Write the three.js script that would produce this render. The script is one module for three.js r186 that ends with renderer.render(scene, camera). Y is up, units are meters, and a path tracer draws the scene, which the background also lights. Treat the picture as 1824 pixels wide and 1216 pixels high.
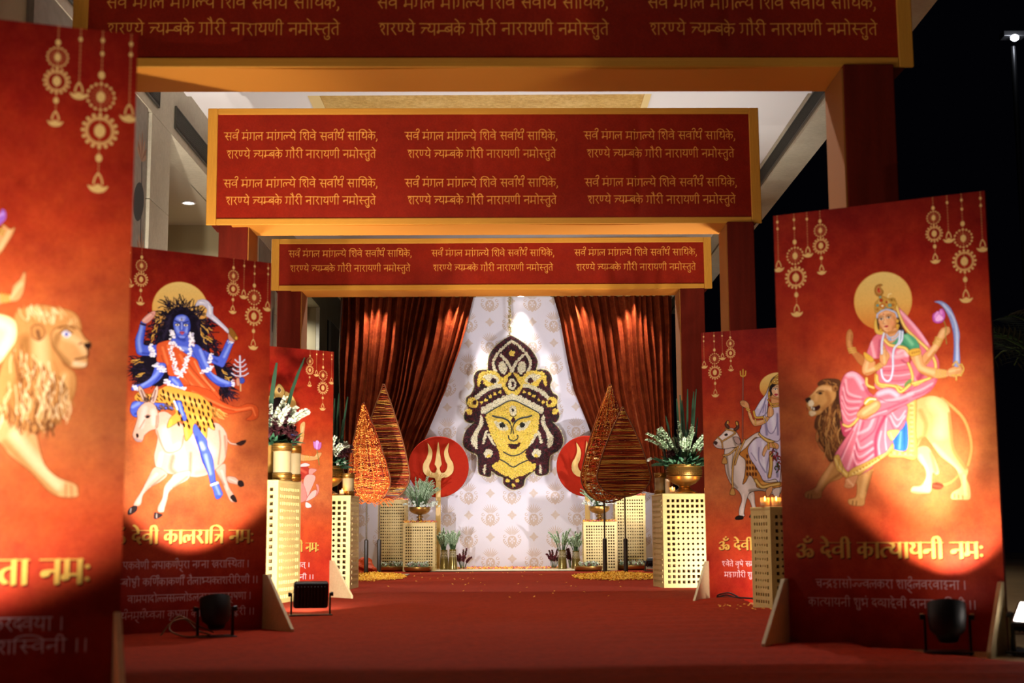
import * as THREE from 'three';
import { RoundedBoxGeometry } from 'three/addons/geometries/RoundedBoxGeometry.js';
import { mergeGeometries } from 'three/addons/utils/BufferGeometryUtils.js';
import { RectAreaLightUniformsLib } from 'three/addons/lights/RectAreaLightUniformsLib.js';

// ---------------------------------------------------------------- camera, night sky, exposure
RectAreaLightUniformsLib.init();
const scene = new THREE.Scene();
scene.background = new THREE.Color(0x020204);
const camera = new THREE.PerspectiveCamera(2 * Math.atan(608 / 2533) * 180 / Math.PI, 1824 / 1216, 0.1, 200);
camera.position.set(0, 0.6286, 0);
camera.rotation.set(0.13325, 0, -0.0051);
camera.focus = 22; camera.userData.fStop = 2.6;
const renderer = new THREE.WebGLRenderer({ antialias: true });
renderer.toneMapping = THREE.LinearToneMapping;
renderer.toneMappingExposure = 1.0;
renderer.shadowMap.enabled = true;
const LAMP = 0xfff1e6, COOL = 0xfffaf6;
// strength of the lamps (candela): floor floods at the panels, at the plinths, at the backdrop; ceiling spots; downlights; the added hall downlights and uplights
const POWER = { panel: 7, plinth: 5, back: 112, spot: 30, spotMid: 13, down: 26, hall: 36, up: 34, gate: 18 };
// ---------------------------------------------------------------- helpers
function rng(seed) { return () => { seed = (seed + 0x6d2b79f5) | 0; let t = Math.imul(seed ^ (seed >>> 15), 1 | seed); t = (t + Math.imul(t ^ (t >>> 7), 61 | t)) ^ t; return ((t ^ (t >>> 14)) >>> 0) / 4294967296; }; }
const used = new Map();
function numbered(n) { const k = used.get(n) ?? 0; used.set(n, k + 1); return k ? `${n}_${String(k).padStart(3, '0')}` : n; }
function thing(name, label, category, [x, y, z] = [0, 0, 0], turn = 0, group) {
  const o = new THREE.Group(); o.name = numbered(name); scene.add(o); o.position.set(x, y, z); o.rotation.y = turn;
  o.userData = { label, category }; if (group) o.userData.group = group;
  return o;
}
function part(name, geo, mat, parent, kind, label) {
  const m = new THREE.Mesh(Array.isArray(geo) ? merge(geo) : geo, mat); m.name = name; m.castShadow = m.receiveShadow = true;
  if (kind) m.userData.kind = kind; if (label) m.userData.label = label;
  parent.add(m); return m;
}
function struct(name, geo, mat, parent = scene) { const m = part(name, geo, mat, parent); if (parent === scene) m.userData.kind = 'structure'; return m; }
function single(name, geo, mat, label, category, group, kind) {
  const m = part(numbered(name), geo, mat, scene); m.userData = { label, category }; if (group) m.userData.group = group; if (kind) m.userData.kind = kind; return m;
}
function merge(list) {
  return mergeGeometries(list.map((g) => { const q = g.index ? g.toNonIndexed() : g; for (const k of Object.keys(q.attributes)) if (!['position', 'normal', 'uv'].includes(k)) q.deleteAttribute(k); return q; }));
}
const box = (w, h, d, x = 0, y = 0, z = 0) => new THREE.BoxGeometry(w, h, d).translate(x, y, z);
const rbox = (w, h, d, r, x = 0, y = 0, z = 0) => new RoundedBoxGeometry(w, h, d, 2, r).translate(x, y, z);
const span = (x0, x1, y0, y1, z0, z1) => box(x1 - x0, y1 - y0, z1 - z0, (x0 + x1) / 2, (y0 + y1) / 2, (z0 + z1) / 2);
const v3 = (x, y, z) => new THREE.Vector3(x, y, z);
const tube = (pts, r, seg = 24, rad = 6, closed = false) => new THREE.TubeGeometry(new THREE.CatmullRomCurve3(pts.map((p) => v3(...p)), closed), seg, r, rad, closed);
const lathe = (pts, seg = 32) => new THREE.LatheGeometry(pts.map(([x, y]) => new THREE.Vector2(x, y)), seg);
const M = (color, roughness = .7, more = {}) => new THREE.MeshStandardMaterial({ color, roughness, ...more });
const MP = (color, roughness = .7, more = {}) => new THREE.MeshPhysicalMaterial({ color, roughness, ...more });
class Leaves {                                                      // gathers many small leaves or petals into one geometry
  constructor() { this.p = []; }
  leaf(o, dir, up, len, wid, curl = .15) {                           // a pointed leaf of four triangles with a raised middle rib
    const d = dir.clone().normalize(), s = new THREE.Vector3().crossVectors(d, up).normalize(), n = new THREE.Vector3().crossVectors(s, d);
    const at = (l, w, h) => o.clone().addScaledVector(d, l * len).addScaledVector(s, w * wid).addScaledVector(n, h * len);
    const a = at(0, 0, 0), b = at(.45, -.5, 0), c = at(.5, 0, curl), e = at(.45, .5, 0), t = at(1, 0, 0);
    for (const q of [a, b, c, c, b, t, a, c, e, e, c, t]) this.p.push(q.x, q.y, q.z);
  }
  add(g) { const q = g.index ? g.toNonIndexed() : g, a = q.attributes.position.array; for (let i = 0; i < a.length; i++) this.p.push(a[i]); }
  geo() { const g = new THREE.BufferGeometry(); g.setAttribute('position', new THREE.Float32BufferAttribute(this.p, 3)); g.setAttribute('uv', new THREE.Float32BufferAttribute(new Float32Array(this.p.length / 3 * 2), 2)); g.computeVertexNormals(); return g; }
}
function canvas(w, h) { const c = document.createElement('canvas'); c.width = w; c.height = h; return [c, c.getContext('2d')]; }
function texture(c, rx = 1, ry = 1, srgb = true) {
  const t = new THREE.CanvasTexture(c); t.wrapS = t.wrapT = THREE.RepeatWrapping; t.repeat.set(rx, ry); t.magFilter = THREE.LinearFilter; if (srgb) t.colorSpace = THREE.SRGBColorSpace; return t;
}
function noiseInto(g, w, h, rnd, layers) {                          // soft cloudy grain: [cells, light rgba, dark rgba]
  for (const [n, L, D, m] of layers) {
    const nh = Math.max(2, Math.round(n * (m ?? h / w))), [c, q] = canvas(n, nh), im = q.createImageData(n, nh);
    for (let i = 0; i < n * nh; i++) { const v = rnd(), k = v > .5 ? L : D, a = Math.abs(v - .5) * 2 * k[3]; im.data.set([k[0], k[1], k[2], a], i * 4); }
    q.putImageData(im, 0, 0); g.imageSmoothingEnabled = true; g.drawImage(c, 0, 0, w, h);
  }
}
function grain(base, w, h, seed, layers, srgb = true, rx = 1, ry = 1) {
  const [c, g] = canvas(w, h); g.fillStyle = base; g.fillRect(0, 0, w, h); noiseInto(g, w, h, rng(seed), layers); return texture(c, rx, ry, srgb);
}
function metreUV(g, k = 1) {                                        // uv in metres by the face's main direction
  const q = g.index ? g.toNonIndexed() : g, p = q.attributes.position, n = q.attributes.normal, uv = new Float32Array(p.count * 2);
  for (let i = 0; i < p.count; i++) {
    const ax = Math.abs(n.getX(i)), ay = Math.abs(n.getY(i)), az = Math.abs(n.getZ(i)), [u, v] = ay >= ax && ay >= az ? [p.getX(i), p.getZ(i)] : ax >= az ? [p.getZ(i), p.getY(i)] : [p.getX(i), p.getY(i)];
    uv[2 * i] = u * k; uv[2 * i + 1] = v * k;
  }
  q.setAttribute('uv', new THREE.BufferAttribute(uv, 2)); return q;
}
function spot(at, to, power, half, soft = .25, color = LAMP, size = 2) {
  const l = new THREE.SpotLight(color, power, 0, half, soft, 2); l.position.set(...at); l.target.position.set(...to); l.castShadow = true; l.shadow.radius = size; l.name = 'lamp_light';
  scene.add(l, l.target); l.target.name = 'lamp_target'; return l;
}
// ---------------------------------------------------------------- Devanagari pen strokes
// each letter: [width, stem x (where signs attach), has a right-hand bar, strokes in a box 0..10 under the headline]
const LETTERS = {
  'क': [10.6, 5.2, 0, 'M5.2 0V10M5.2 3.6C3 1.8 .9 3.4 .9 5.3C.9 7.6 3.8 7.8 5.2 4.9M5.2 4.4C6.6 2.4 9.6 2.6 9.6 5.2C9.6 6.7 8.8 7.6 8 8.3'],
  'ख': [12.6, 11, 1, 'M2.8 0C4.6 1.2 4.4 4 1.8 4.5L5.2 9.2Q6 10 6.4 8.6M11 3.6C8.8 1.8 5.9 3.2 5.9 5.3C5.9 7.8 9.6 7.4 11 4.6'],
  'ग': [8.6, 7, 1, 'M2.4 0V5.8Q2.4 8 .8 8'],
  'घ': [8.8, 7.2, 1, 'M1.4 .4C3.6 .6 3.2 2.7 1.8 3L3.6 3.2C.4 4 .8 7.4 3.6 7.3C5.6 7.2 6.8 6 7.2 4.8'],
  'ङ': [8.6, 4, 0, 'M4 0V2C1.2 2 .9 4.6 3.4 4.7C6.4 4.8 6.2 8.8 3.2 8.8C1.6 8.8 .9 7.6 1.1 6.7M7.3 4.4L7.6 4.6'],
  'च': [9, 7.4, 1, 'M.9 3.2H7.4M4.6 3.2C2 4.2 2.2 7.6 4.8 7.7C6.5 7.7 7.2 6.2 7.4 4.8'],
  'ज': [9.6, 8, 1, 'M8 4.2H4.8C3.8 4.3 4 5.6 5 5.8C5.2 8.6 1.6 9 1 5.6'],
  'ञ': [10, 8.4, 1, 'M1 2.6C3.6 1.6 4.6 4 2.6 4.6C5 4.6 5 8.2 2.6 8.2C1.4 8.2 .9 7.4 1 6.8M4 4.6H8.4'],
  'ट': [7.4, 4, 0, 'M4 0V2C-.2 2 -.2 9 3.8 9C5.4 9 6.2 8.2 6.6 7.2'],
  'ठ': [7.6, 4, 0, 'M4 0V2.2C.2 2.2 .2 9 4 9C7.8 9 7.8 2.2 4 2.2'],
  'ड': [7.4, 4, 0, 'M4 0V2C1.2 2 .9 4.6 3.4 4.7C6.6 4.8 6.4 9 3.2 9C1.6 9 .8 7.8 1 6.8'],
  'ढ': [7.6, 4, 0, 'M4 0V2C0 2 0 9 3.8 9C6.4 9 6.6 6 4.6 6C3.4 6 3.2 7 3.8 7.4'],
  'ण': [10, 8.4, 1, 'M1.8 0V4.8C1.8 7.4 5.2 7.4 5.2 4.8V0'],
  'त': [8.2, 6.6, 1, 'M6.6 3.3C3.4 2.9 1.4 4.6 1.4 6.2C1.4 7.8 2.4 8.8 3.4 9.4'],
  'थ': [9, 7.4, 1, 'M1.9 2.4C.6 1.6 1.6 .2 2.7 .9C4 1.8 3.2 3.9 1.6 4.3C1 6.4 2.6 7.4 4.2 7.3C5.8 7.2 6.9 6.2 7.4 5.2'],
  'द': [7.6, 4.6, 0, 'M4.6 0V2.4C1.6 2 .8 3.8 .9 5.1C1 7 3.4 7.5 4.8 6.2C3.8 5.4 5.4 4.6 5.6 5.8C5.7 6.8 4.6 7.2 4.2 7L6.4 9.8'],
  'ध': [8.8, 7.2, 1, 'M2.4 1.9C1 1.4 1.6 -.2 2.8 .6C3.8 1.4 3.2 2.8 1.8 3L3.6 3.2C.4 4 .8 7.4 3.6 7.3C5.6 7.2 6.8 6 7.2 4.8'],
  'न': [8.8, 7.2, 1, 'M7.2 4.7H2.8C1.2 4.6 .9 6.4 2 6.7C3 6.9 3.5 5.7 2.8 4.7'],
  'प': [8.8, 7.2, 1, 'M1.8 0V4C1.8 7 5.4 6.8 7.2 5.2'],
  'ब': [8.8, 7.2, 1, 'M7.2 3.6C5 1.8 1.2 3 1.2 5.3C1.2 7.8 5.8 7.4 7.2 4.6M2.2 3.7L5.8 6.6'],
  'भ': [9.8, 8.2, 1, 'M8.2 5.8H3.6C1.8 5.8 1.6 7.8 2.8 7.9C4.4 7.9 4 4.6 2.6 3.6C1 2.6 1.2 .8 2.3 .7C3.2 .7 3.3 2 2.4 2.2'],
  'म': [9.4, 7.8, 1, 'M2.4 0V6.2M7.8 6.3H2.6C1 6.2 .6 7.8 1.6 8.2C2.6 8.4 2.9 7.2 2.4 6.2'],
  'य': [9, 7.4, 1, 'M1.4 .3C4 .8 3.8 3.6 1.7 4C1.1 6 2.6 7.1 4.2 7.1C5.8 7.1 6.8 6 7.4 5.2'],
  'र': [6.6, 3, 0, 'M3 0C5 1.2 4.8 4 1.8 4.5L5.8 9.8'],
  'ल': [10.4, 8.8, 1, 'M2 9C.2 7 1 3.7 3.2 3.8C5 3.9 5.1 6.6 5 7.6M4.9 5.8C5.2 3.8 7 3.4 8.8 4'],
  'व': [8.8, 7.2, 1, 'M7.2 3.6C5 1.8 1.2 3 1.2 5.3C1.2 7.8 5.8 7.4 7.2 4.6'],
  'श': [9.4, 7.8, 1, 'M1.2 3C.6 1.2 2.4 .2 3.8 1.2C5.4 2.4 4.2 5 1.8 5.4L4.8 9.8'],
  'ष': [8.8, 7.2, 1, 'M1.8 0V4C1.8 7 5.4 6.8 7.2 5.2M2.2 2.2L6.8 6.8'],
  'स': [10.2, 8.6, 1, 'M2.8 0C4.8 1.2 4.6 4 1.6 4.5L5.2 9.8M3 4.9H8.6'],
  'ह': [7.8, 4.2, 0, 'M4.2 0V2.2C1.4 2 .9 4.4 3.2 4.5C5.6 4.4 6.6 5.4 5.2 6.7C3.6 7.6 2.4 7.6 2.6 8.8C3 10 4.6 10.2 5.6 9.8'],
  'ए': [8.4, 5, 0, 'M1.8 0V4.4C1.8 7 6.4 6.8 6.4 4V0M4.8 6L7 9.6'],
  'त्र': [8.2, 6.6, 1, 'M6.6 3.6L1.6 3.6M5 3.6L1.6 8.2'],
  'द्य': [12, 10.4, 1, 'M4.6 0V2.2C1.6 2 .8 3.8 .9 5.1C1 7 3.4 7.4 4.8 6L6.6 7.4C8 9 10 7.4 10.4 5.6M6.2 2.6C7.8 3 7.8 5 6 5.4'],
  'द्द': [7.8, 4.6, 0, 'M4.6 0V2C1.6 1.8 .8 3.4 .9 4.6C1 6.2 3.4 6.6 4.8 5.4L5.4 7C3 6.8 2.4 8.4 3 9.4C3.8 10.6 5.2 10.2 5.8 9.4L7.2 11.4'],
  'ष्ठ': [8.8, 7.2, 0, 'M7.2 0V6.6M1.8 0V3.4C1.8 5.4 5.4 5.4 7.2 4.4M2.2 2L6.8 5.8M5 6.6V7.4C2.4 7.4 2.4 12 5 12C7.6 12 7.6 7.4 5 7.4'],
  'ङ्क': [8.6, 4, 0, 'M4 0V1.4C1.2 1.4 .9 3.2 3.4 3.4C6.4 3.6 6 6.2 3.2 6.2C1.6 6.2 .9 5.4 1.1 4.6M7.3 2.6L7.6 2.8M4.2 6.4V12.4M4.2 8.4C2 7 1 8.6 1.2 9.6C1.6 11 3.6 10.6 4.2 9.2C5.6 7.4 7.6 8.6 6.6 10.6'],
};
function shapeText(text) {                                          // strokes of a line, headline pieces and the width
  const strokes = [], heads = [], dots = [];
  let x = 0;
  const sh = (d, dx) => strokes.push([d, dx]);
  for (const word of text.split(' ')) {
    const x0 = x;
    let headed = false;
    const cs = [...word];
    for (let i = 0; i < cs.length;) {
      if (cs[i] === 'ॐ') {
        sh('M1 2.6C2.4 .2 6 .6 5.4 3.2C5 4.8 3.6 5 2.8 5C6.2 5 6.4 9.8 3 9.8C1.4 9.8 .6 8.6 .7 7.4M5.6 5.8C7.4 4.4 8.4 4 9.6 4.6C12 6 11 9.8 9 9.6C7.8 9.4 7.6 8 8 7M5.6 -2.6C6 .4 9.6 .4 10.2 -2.4', x); dots.push([x + 7.9, -4]); x += 12.4; i++; continue;
      }
      if (cs[i] === '।') { sh('M2.4 0V10', x); x += 5.6; i++; continue; }
      if (cs[i] === ',') { sh('M1.8 8.8C2.4 10.2 1.8 11.4 .8 12.2', x); x += 3; i++; continue; }
      if (cs[i] === '~') { x += 2; i++; continue; }
      headed = true;
      const con = [cs[i++]];
      while (cs[i] === '्' && cs[i + 1]) { con.push(cs[i + 1]); i += 2; }
      const signs = [];
      while (i < cs.length && 'ािीुूृेैोौंः्'.includes(cs[i])) signs.push(cs[i++]);
      let reph = false, rakar = false;
      if (con.length > 1 && con[0] === 'र') { reph = true; con.shift(); }
      for (let k = 0; k + 1 < con.length; k++) {                    // joined letters drawn as one
        const j = con[k] + '्' + con[k + 1];
        if (LETTERS[j]) con.splice(k, 2, j);
      }
      if (con.length > 1 && con[con.length - 1] === 'र') { rakar = true; con.pop(); }
      const start = x;
      let pre = 0;
      if (signs.includes('ि')) { pre = x + 1.8; sh('M1.8 0V10', x); x += 4.2; }
      let bar = x;
      con.forEach((c, k) => {
        const [w, st, full, d] = LETTERS[c];
        sh(d, x);
        const last = k === con.length - 1;
        if (full && last) sh('M0 0V10', x + st);
        bar = x + st;
        x += last ? w : full ? st - .6 : w - 1.8;
      });
      if (rakar) sh('M0 6.4L-4.6 10.4', bar);
      if (pre) strokes.push([`M${pre} 0C${pre - .6} -5.4 ${bar - 1} -4.8 ${bar} 0`, 0]);
      for (const s of signs) {
        if ('ाोौी'.includes(s)) { sh('M2.8 0V10', x); if (s === 'ी') strokes.push([`M${bar} 0C${bar - .6} -4.8 ${x + 2.4} -5.2 ${x + 2.8} 0`, 0]); bar = x + 2.8; x += 4.5; }
        if ('ेोैौ'.includes(s)) sh('M0 0C-.8 -2 -2 -3.2 -3.6 -4', bar);
        if ('ैौ'.includes(s)) sh('M0 0C0 -2.4 -.6 -4 -1.6 -5.2', bar);
        if (s === 'ु') sh('M-4 11.2C-4.2 14.6 .8 15 .7 12.2C.6 10.8 -1.4 10.8 -1.5 12', bar);
        if (s === '्') sh('M-.4 10.6L2 13', bar);
        if (s === 'ू') sh('M-4 11.4C-2.6 10 -1 11.4 -2 12.6L-2.6 12.8L1.2 15.2', bar);
        if (s === 'ृ') sh('M-.2 10.4C-3 11 -2.8 13.6 .6 13.8', bar);
        if (s === 'ं') dots.push([bar - (signs.length > 1 ? 0 : 1.4), -3.2]);
        if (s === 'ः') { dots.push([x + 1.6, 3], [x + 1.6, 8.2]); x += 3.4; }
      }
      if (reph) sh('M0 0C2.6 -1 2.4 -4.8 -.2 -4.6C-1.4 -4.4 -2 -3.8 -2.1 -2.8', bar);
    }
    if (headed) heads.push([x0 + (word[0] === 'ॐ' ? 12.4 : -.2), x - (word.endsWith(',') ? 3.2 : word.endsWith('ः') ? 3.6 : -.2)]);
    x += 4.6;
  }
  return { strokes, heads, dots, width: x - 4.6 };
}
// draws a line with its headline at y, its left end at x, stretched to the given width; bold uses a broad nib
function writeLine(g, text, x, y, width, body, colour, bold) {
  const t = shapeText(text), sy = body / 10, sx = width / t.width;
  g.save(); g.translate(x, y); g.scale(sx, sy); g.strokeStyle = g.fillStyle = colour; g.lineCap = 'round'; g.lineJoin = 'round';
  const one = (dx, dy) => { for (const [d, ox] of t.strokes) { g.save(); g.translate(ox + dx, dy); g.stroke(new Path2D(d)); g.restore(); } };
  if (bold) { g.lineWidth = .8; for (let k = -4; k <= 4; k++) one(k * .19, -k * .04); g.lineWidth = .55; }
  else { g.lineWidth = 1.05; one(0, 0); g.lineWidth = .95; }
  for (const [a, b] of t.heads) { g.beginPath(); g.moveTo(a, 0); g.lineTo(b, 0); g.stroke(); }
  for (const [a, b] of t.dots) { g.beginPath(); g.ellipse(a, b, bold ? 1.15 : .8, bold ? .95 : .8, 0, 0, 7); g.fill(); }
  g.restore();
}
// ---------------------------------------------------------------- printed pictures on the panels
const nums = (s) => s.trim().split(/[\s,]+/).map(Number);
function smooth(s, closed = true) {                                 // a smooth outline through the points of a string
  const n = nums(s), p = new Path2D(), m = n.length / 2, at = (i) => [n[2 * ((i + m) % m)], n[2 * ((i + m) % m) + 1]];
  if (closed) {
    for (let i = 0; i < m; i++) {
      const [a, b, c, d] = [at(i - 1), at(i), at(i + 1), at(i + 2)];
      if (!i) p.moveTo(b[0], b[1]);
      p.bezierCurveTo(b[0] + (c[0] - a[0]) / 6, b[1] + (c[1] - a[1]) / 6, c[0] - (d[0] - b[0]) / 6, c[1] - (d[1] - b[1]) / 6, c[0], c[1]);
    }
    p.closePath();
  } else {
    const cl = (i) => at(Math.min(m - 1, Math.max(0, i)));
    p.moveTo(n[0], n[1]);
    for (let i = 0; i < m - 1; i++) {
      const [a, b, c, d] = [cl(i - 1), cl(i), cl(i + 1), cl(i + 2)];
      p.bezierCurveTo(b[0] + (c[0] - a[0]) / 6, b[1] + (c[1] - a[1]) / 6, c[0] - (d[0] - b[0]) / 6, c[1] - (d[1] - b[1]) / 6, c[0], c[1]);
    }
  }
  return p;
}
class Brush2 {
  constructor(g, m, ox, oy, k) { this.g = g; this.m = m; this.frame(ox, oy, k); }
  frame(ox, oy, k) { const m = this.m; this.g.setTransform(m[0] / k, m[1] / k, m[2] / k, m[3] / k, m[0] * ox + m[2] * oy + m[4], m[1] * ox + m[3] * oy + m[5]); this.g.lineCap = this.g.lineJoin = 'round'; }
  fill(s, c, edge, w = 4) { const p = typeof s === 'string' ? smooth(s) : s; this.g.fillStyle = c; this.g.fill(p); if (edge) { this.g.strokeStyle = edge; this.g.lineWidth = w; this.g.stroke(p); } return p; }
  line(s, c, w) { this.g.strokeStyle = c; this.g.lineWidth = w; this.g.stroke(smooth(s, false)); }
  soft(s, c, w, a = .3) { const g = this.g, p = smooth(s, false); g.strokeStyle = c; g.globalAlpha = a; g.globalAlpha = a * .42; for (let k = 9; k > 0; k--) { g.lineWidth = w * 1.25 * k / 9; g.stroke(p); } g.globalAlpha = 1; }
  tones(s, base, edge, list, w = 4) {                               // an outline filled, with soft strokes kept inside it
    const p = this.fill(s, base), g = this.g;
    g.save(); g.clip(p); for (const [t, c, k, a] of list) this.soft(t, c, k, a); g.restore();
    if (edge) { g.strokeStyle = edge; g.lineWidth = w; g.stroke(p); }
  }
  disc(x, y, rx, ry, c, edge, w = 3) { const g = this.g; g.beginPath(); g.ellipse(x, y, rx, ry, 0, 0, 7); g.fillStyle = c; g.fill(); if (edge) { g.strokeStyle = edge; g.lineWidth = w; g.stroke(); } }
  strands(x, y, n, spread, len, ang, bend, c, w, rnd) {             // wavy strands that leave a line
    for (let i = 0; i < n; i++) {
      const a = ang + (rnd() - .5) * bend, px = x + (rnd() - .5) * spread[0], py = y + (rnd() - .5) * spread[1], l = len * (.5 + rnd() * .6), q = (rnd() - .5) * l * .4;
      const ex = px + Math.cos(a) * l, ey = py + Math.sin(a) * l;
      this.line(`${px} ${py} ${(px + ex) / 2 - Math.sin(a) * q} ${(py + ey) / 2 + Math.cos(a) * q} ${ex + q * .4} ${ey}`, c[Math.floor(rnd() * c.length)], w);
    }
  }
}
function printGround(g, rnd) {                                      // mottled red and orange print, its top darkened for the dimmer light there
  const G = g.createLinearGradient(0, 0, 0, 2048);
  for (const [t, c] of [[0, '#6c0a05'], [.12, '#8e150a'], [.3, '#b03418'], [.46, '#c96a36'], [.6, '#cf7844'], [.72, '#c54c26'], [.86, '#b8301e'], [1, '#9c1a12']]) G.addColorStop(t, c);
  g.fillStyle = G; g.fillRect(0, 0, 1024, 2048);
  for (const [n, a, dark] of [[5, .16, 0], [11, .16, 1], [26, .13, 1], [60, .08, 0], [180, .07, 1]]) {
    const c = document.createElement('canvas'); c.width = n; c.height = n * 2;
    const q = c.getContext('2d'), im = q.createImageData(n, n * 2);
    for (let i = 0; i < n * n * 2; i++) { const v = rnd(); im.data.set(v > .5 ? [230, 120, 40, (v - .5) * 2 * a * 150] : [70, 2, 4, (.5 - v) * 2 * a * (dark ? 260 : 190)], i * 4); }
    q.putImageData(im, 0, 0); g.imageSmoothingEnabled = true; g.drawImage(c, 0, 0, 1024, 2048);
  }
}
function hangLamp(g, x, top, parts, k, c) {                         // a printed string with beads, wheels and an oil lamp
  g.save(); g.strokeStyle = g.fillStyle = c; g.lineCap = 'round';
  const bead = (y, r) => { g.beginPath(); g.ellipse(x, y, r, r * 1.25, 0, 0, 7); g.fill(); };
  const end = parts[parts.length - 1][1];
  g.globalAlpha = .75; g.lineWidth = 3; g.setLineDash([7, 6]); g.beginPath(); g.moveTo(x, top); g.lineTo(x, end - 30); g.stroke(); g.setLineDash([]); g.globalAlpha = 1;
  for (const [kind, y, r] of parts) {
    if (kind === 'b') bead(y, r ?? 9);
    if (kind === 'w' || kind === 'v') {
      bead(y, r * .32); g.lineWidth = kind === 'w' ? r * .2 : 2.5; g.globalAlpha = kind === 'w' ? .85 : .9;
      g.beginPath(); g.arc(x, y, r * (kind === 'w' ? .76 : .95), 0, 7); g.setLineDash(kind === 'w' ? [] : [2, 4]); g.stroke(); g.setLineDash([]);
      for (let i = 0; i < 16; i++) { const a = i * Math.PI / 8; g.lineWidth = 2.4; if (kind === 'v') { g.beginPath(); g.moveTo(x + Math.cos(a) * r * .42, y + Math.sin(a) * r * .42); g.lineTo(x + Math.cos(a) * r * .8, y + Math.sin(a) * r * .8); g.globalAlpha = .55; g.stroke(); } g.globalAlpha = 1; g.beginPath(); g.arc(x + Math.cos(a) * r * .97, y + Math.sin(a) * r * .97, r * .11, 0, 7); g.fill(); }
    }
    if (kind === 'l') {
      g.lineWidth = 5; g.beginPath(); g.moveTo(x - r * .42, y - r * .25); g.quadraticCurveTo(x - r * .4, y - r * .9, x, y - r * 1.35); g.quadraticCurveTo(x + r * .4, y - r * .9, x + r * .42, y - r * .25); g.stroke();
      g.fill(smooth(`${x - r} ${y - r * .1} ${x - r * .5} ${y} ${x} ${y - r * .25} ${x + r * .5} ${y} ${x + r} ${y - r * .1} ${x + r * .62} ${y + r * .45} ${x} ${y + r * .62} ${x - r * .62} ${y + r * .45}`));
    }
  }
  g.restore();
}
function lampStrings(g) {                                           // the same strings hang at both upper corners
  const c = '#d9b06a';
  for (const s of [1, -1]) {
    g.save(); if (s < 0) { g.translate(1024, 0); g.scale(-1, 1); }
    hangLamp(g, 20, 0, [['b', 32, 6], ['b', 66, 6], ['l', 262, 29]], 1, c);
    hangLamp(g, 106, 0, [['b', 30, 6], ['b', 72, 6], ['b', 140, 10], ['v', 208, 42], ['w', 314, 52], ['b', 398, 10], ['l', 486, 31]], 1, c);
    hangLamp(g, 172, 0, [['b', 34, 6], ['l', 206, 27]], 1, c);
    hangLamp(g, 238, 0, [['b', 52, 8], ['v', 98, 31], ['w', 172, 38], ['b', 232, 8], ['l', 298, 24]], 1, c);
    g.restore();
  }
}
const SKIN = '#d99a62', SKIN_D = '#a8642f', SKIN_L = '#f3c493', GOLD = '#d6a63f', GOLD_D = '#8a5a17', GOLD_L = '#f6dc8a', PINK = '#d86f80', PINK_D = '#a8425a', PINK_L = '#f4bcc8';
function bangles(b, list, w = 7) { for (const s of list) { b.line(s, GOLD_D, w + 4); b.line(s, GOLD, w); b.line(s, GOLD_L, w * .3); } }
function halo(b, x, y, rx, ry) {
  const g = b.g, G = g.createLinearGradient(0, y - ry, 0, y + ry); G.addColorStop(0, '#e6c473'); G.addColorStop(.55, '#dda955'); G.addColorStop(1, '#c7742c');
  b.disc(x, y, rx * 1.02, ry * 1.02, '#d08a3c'); b.disc(x, y, rx, ry, G);
}
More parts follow.
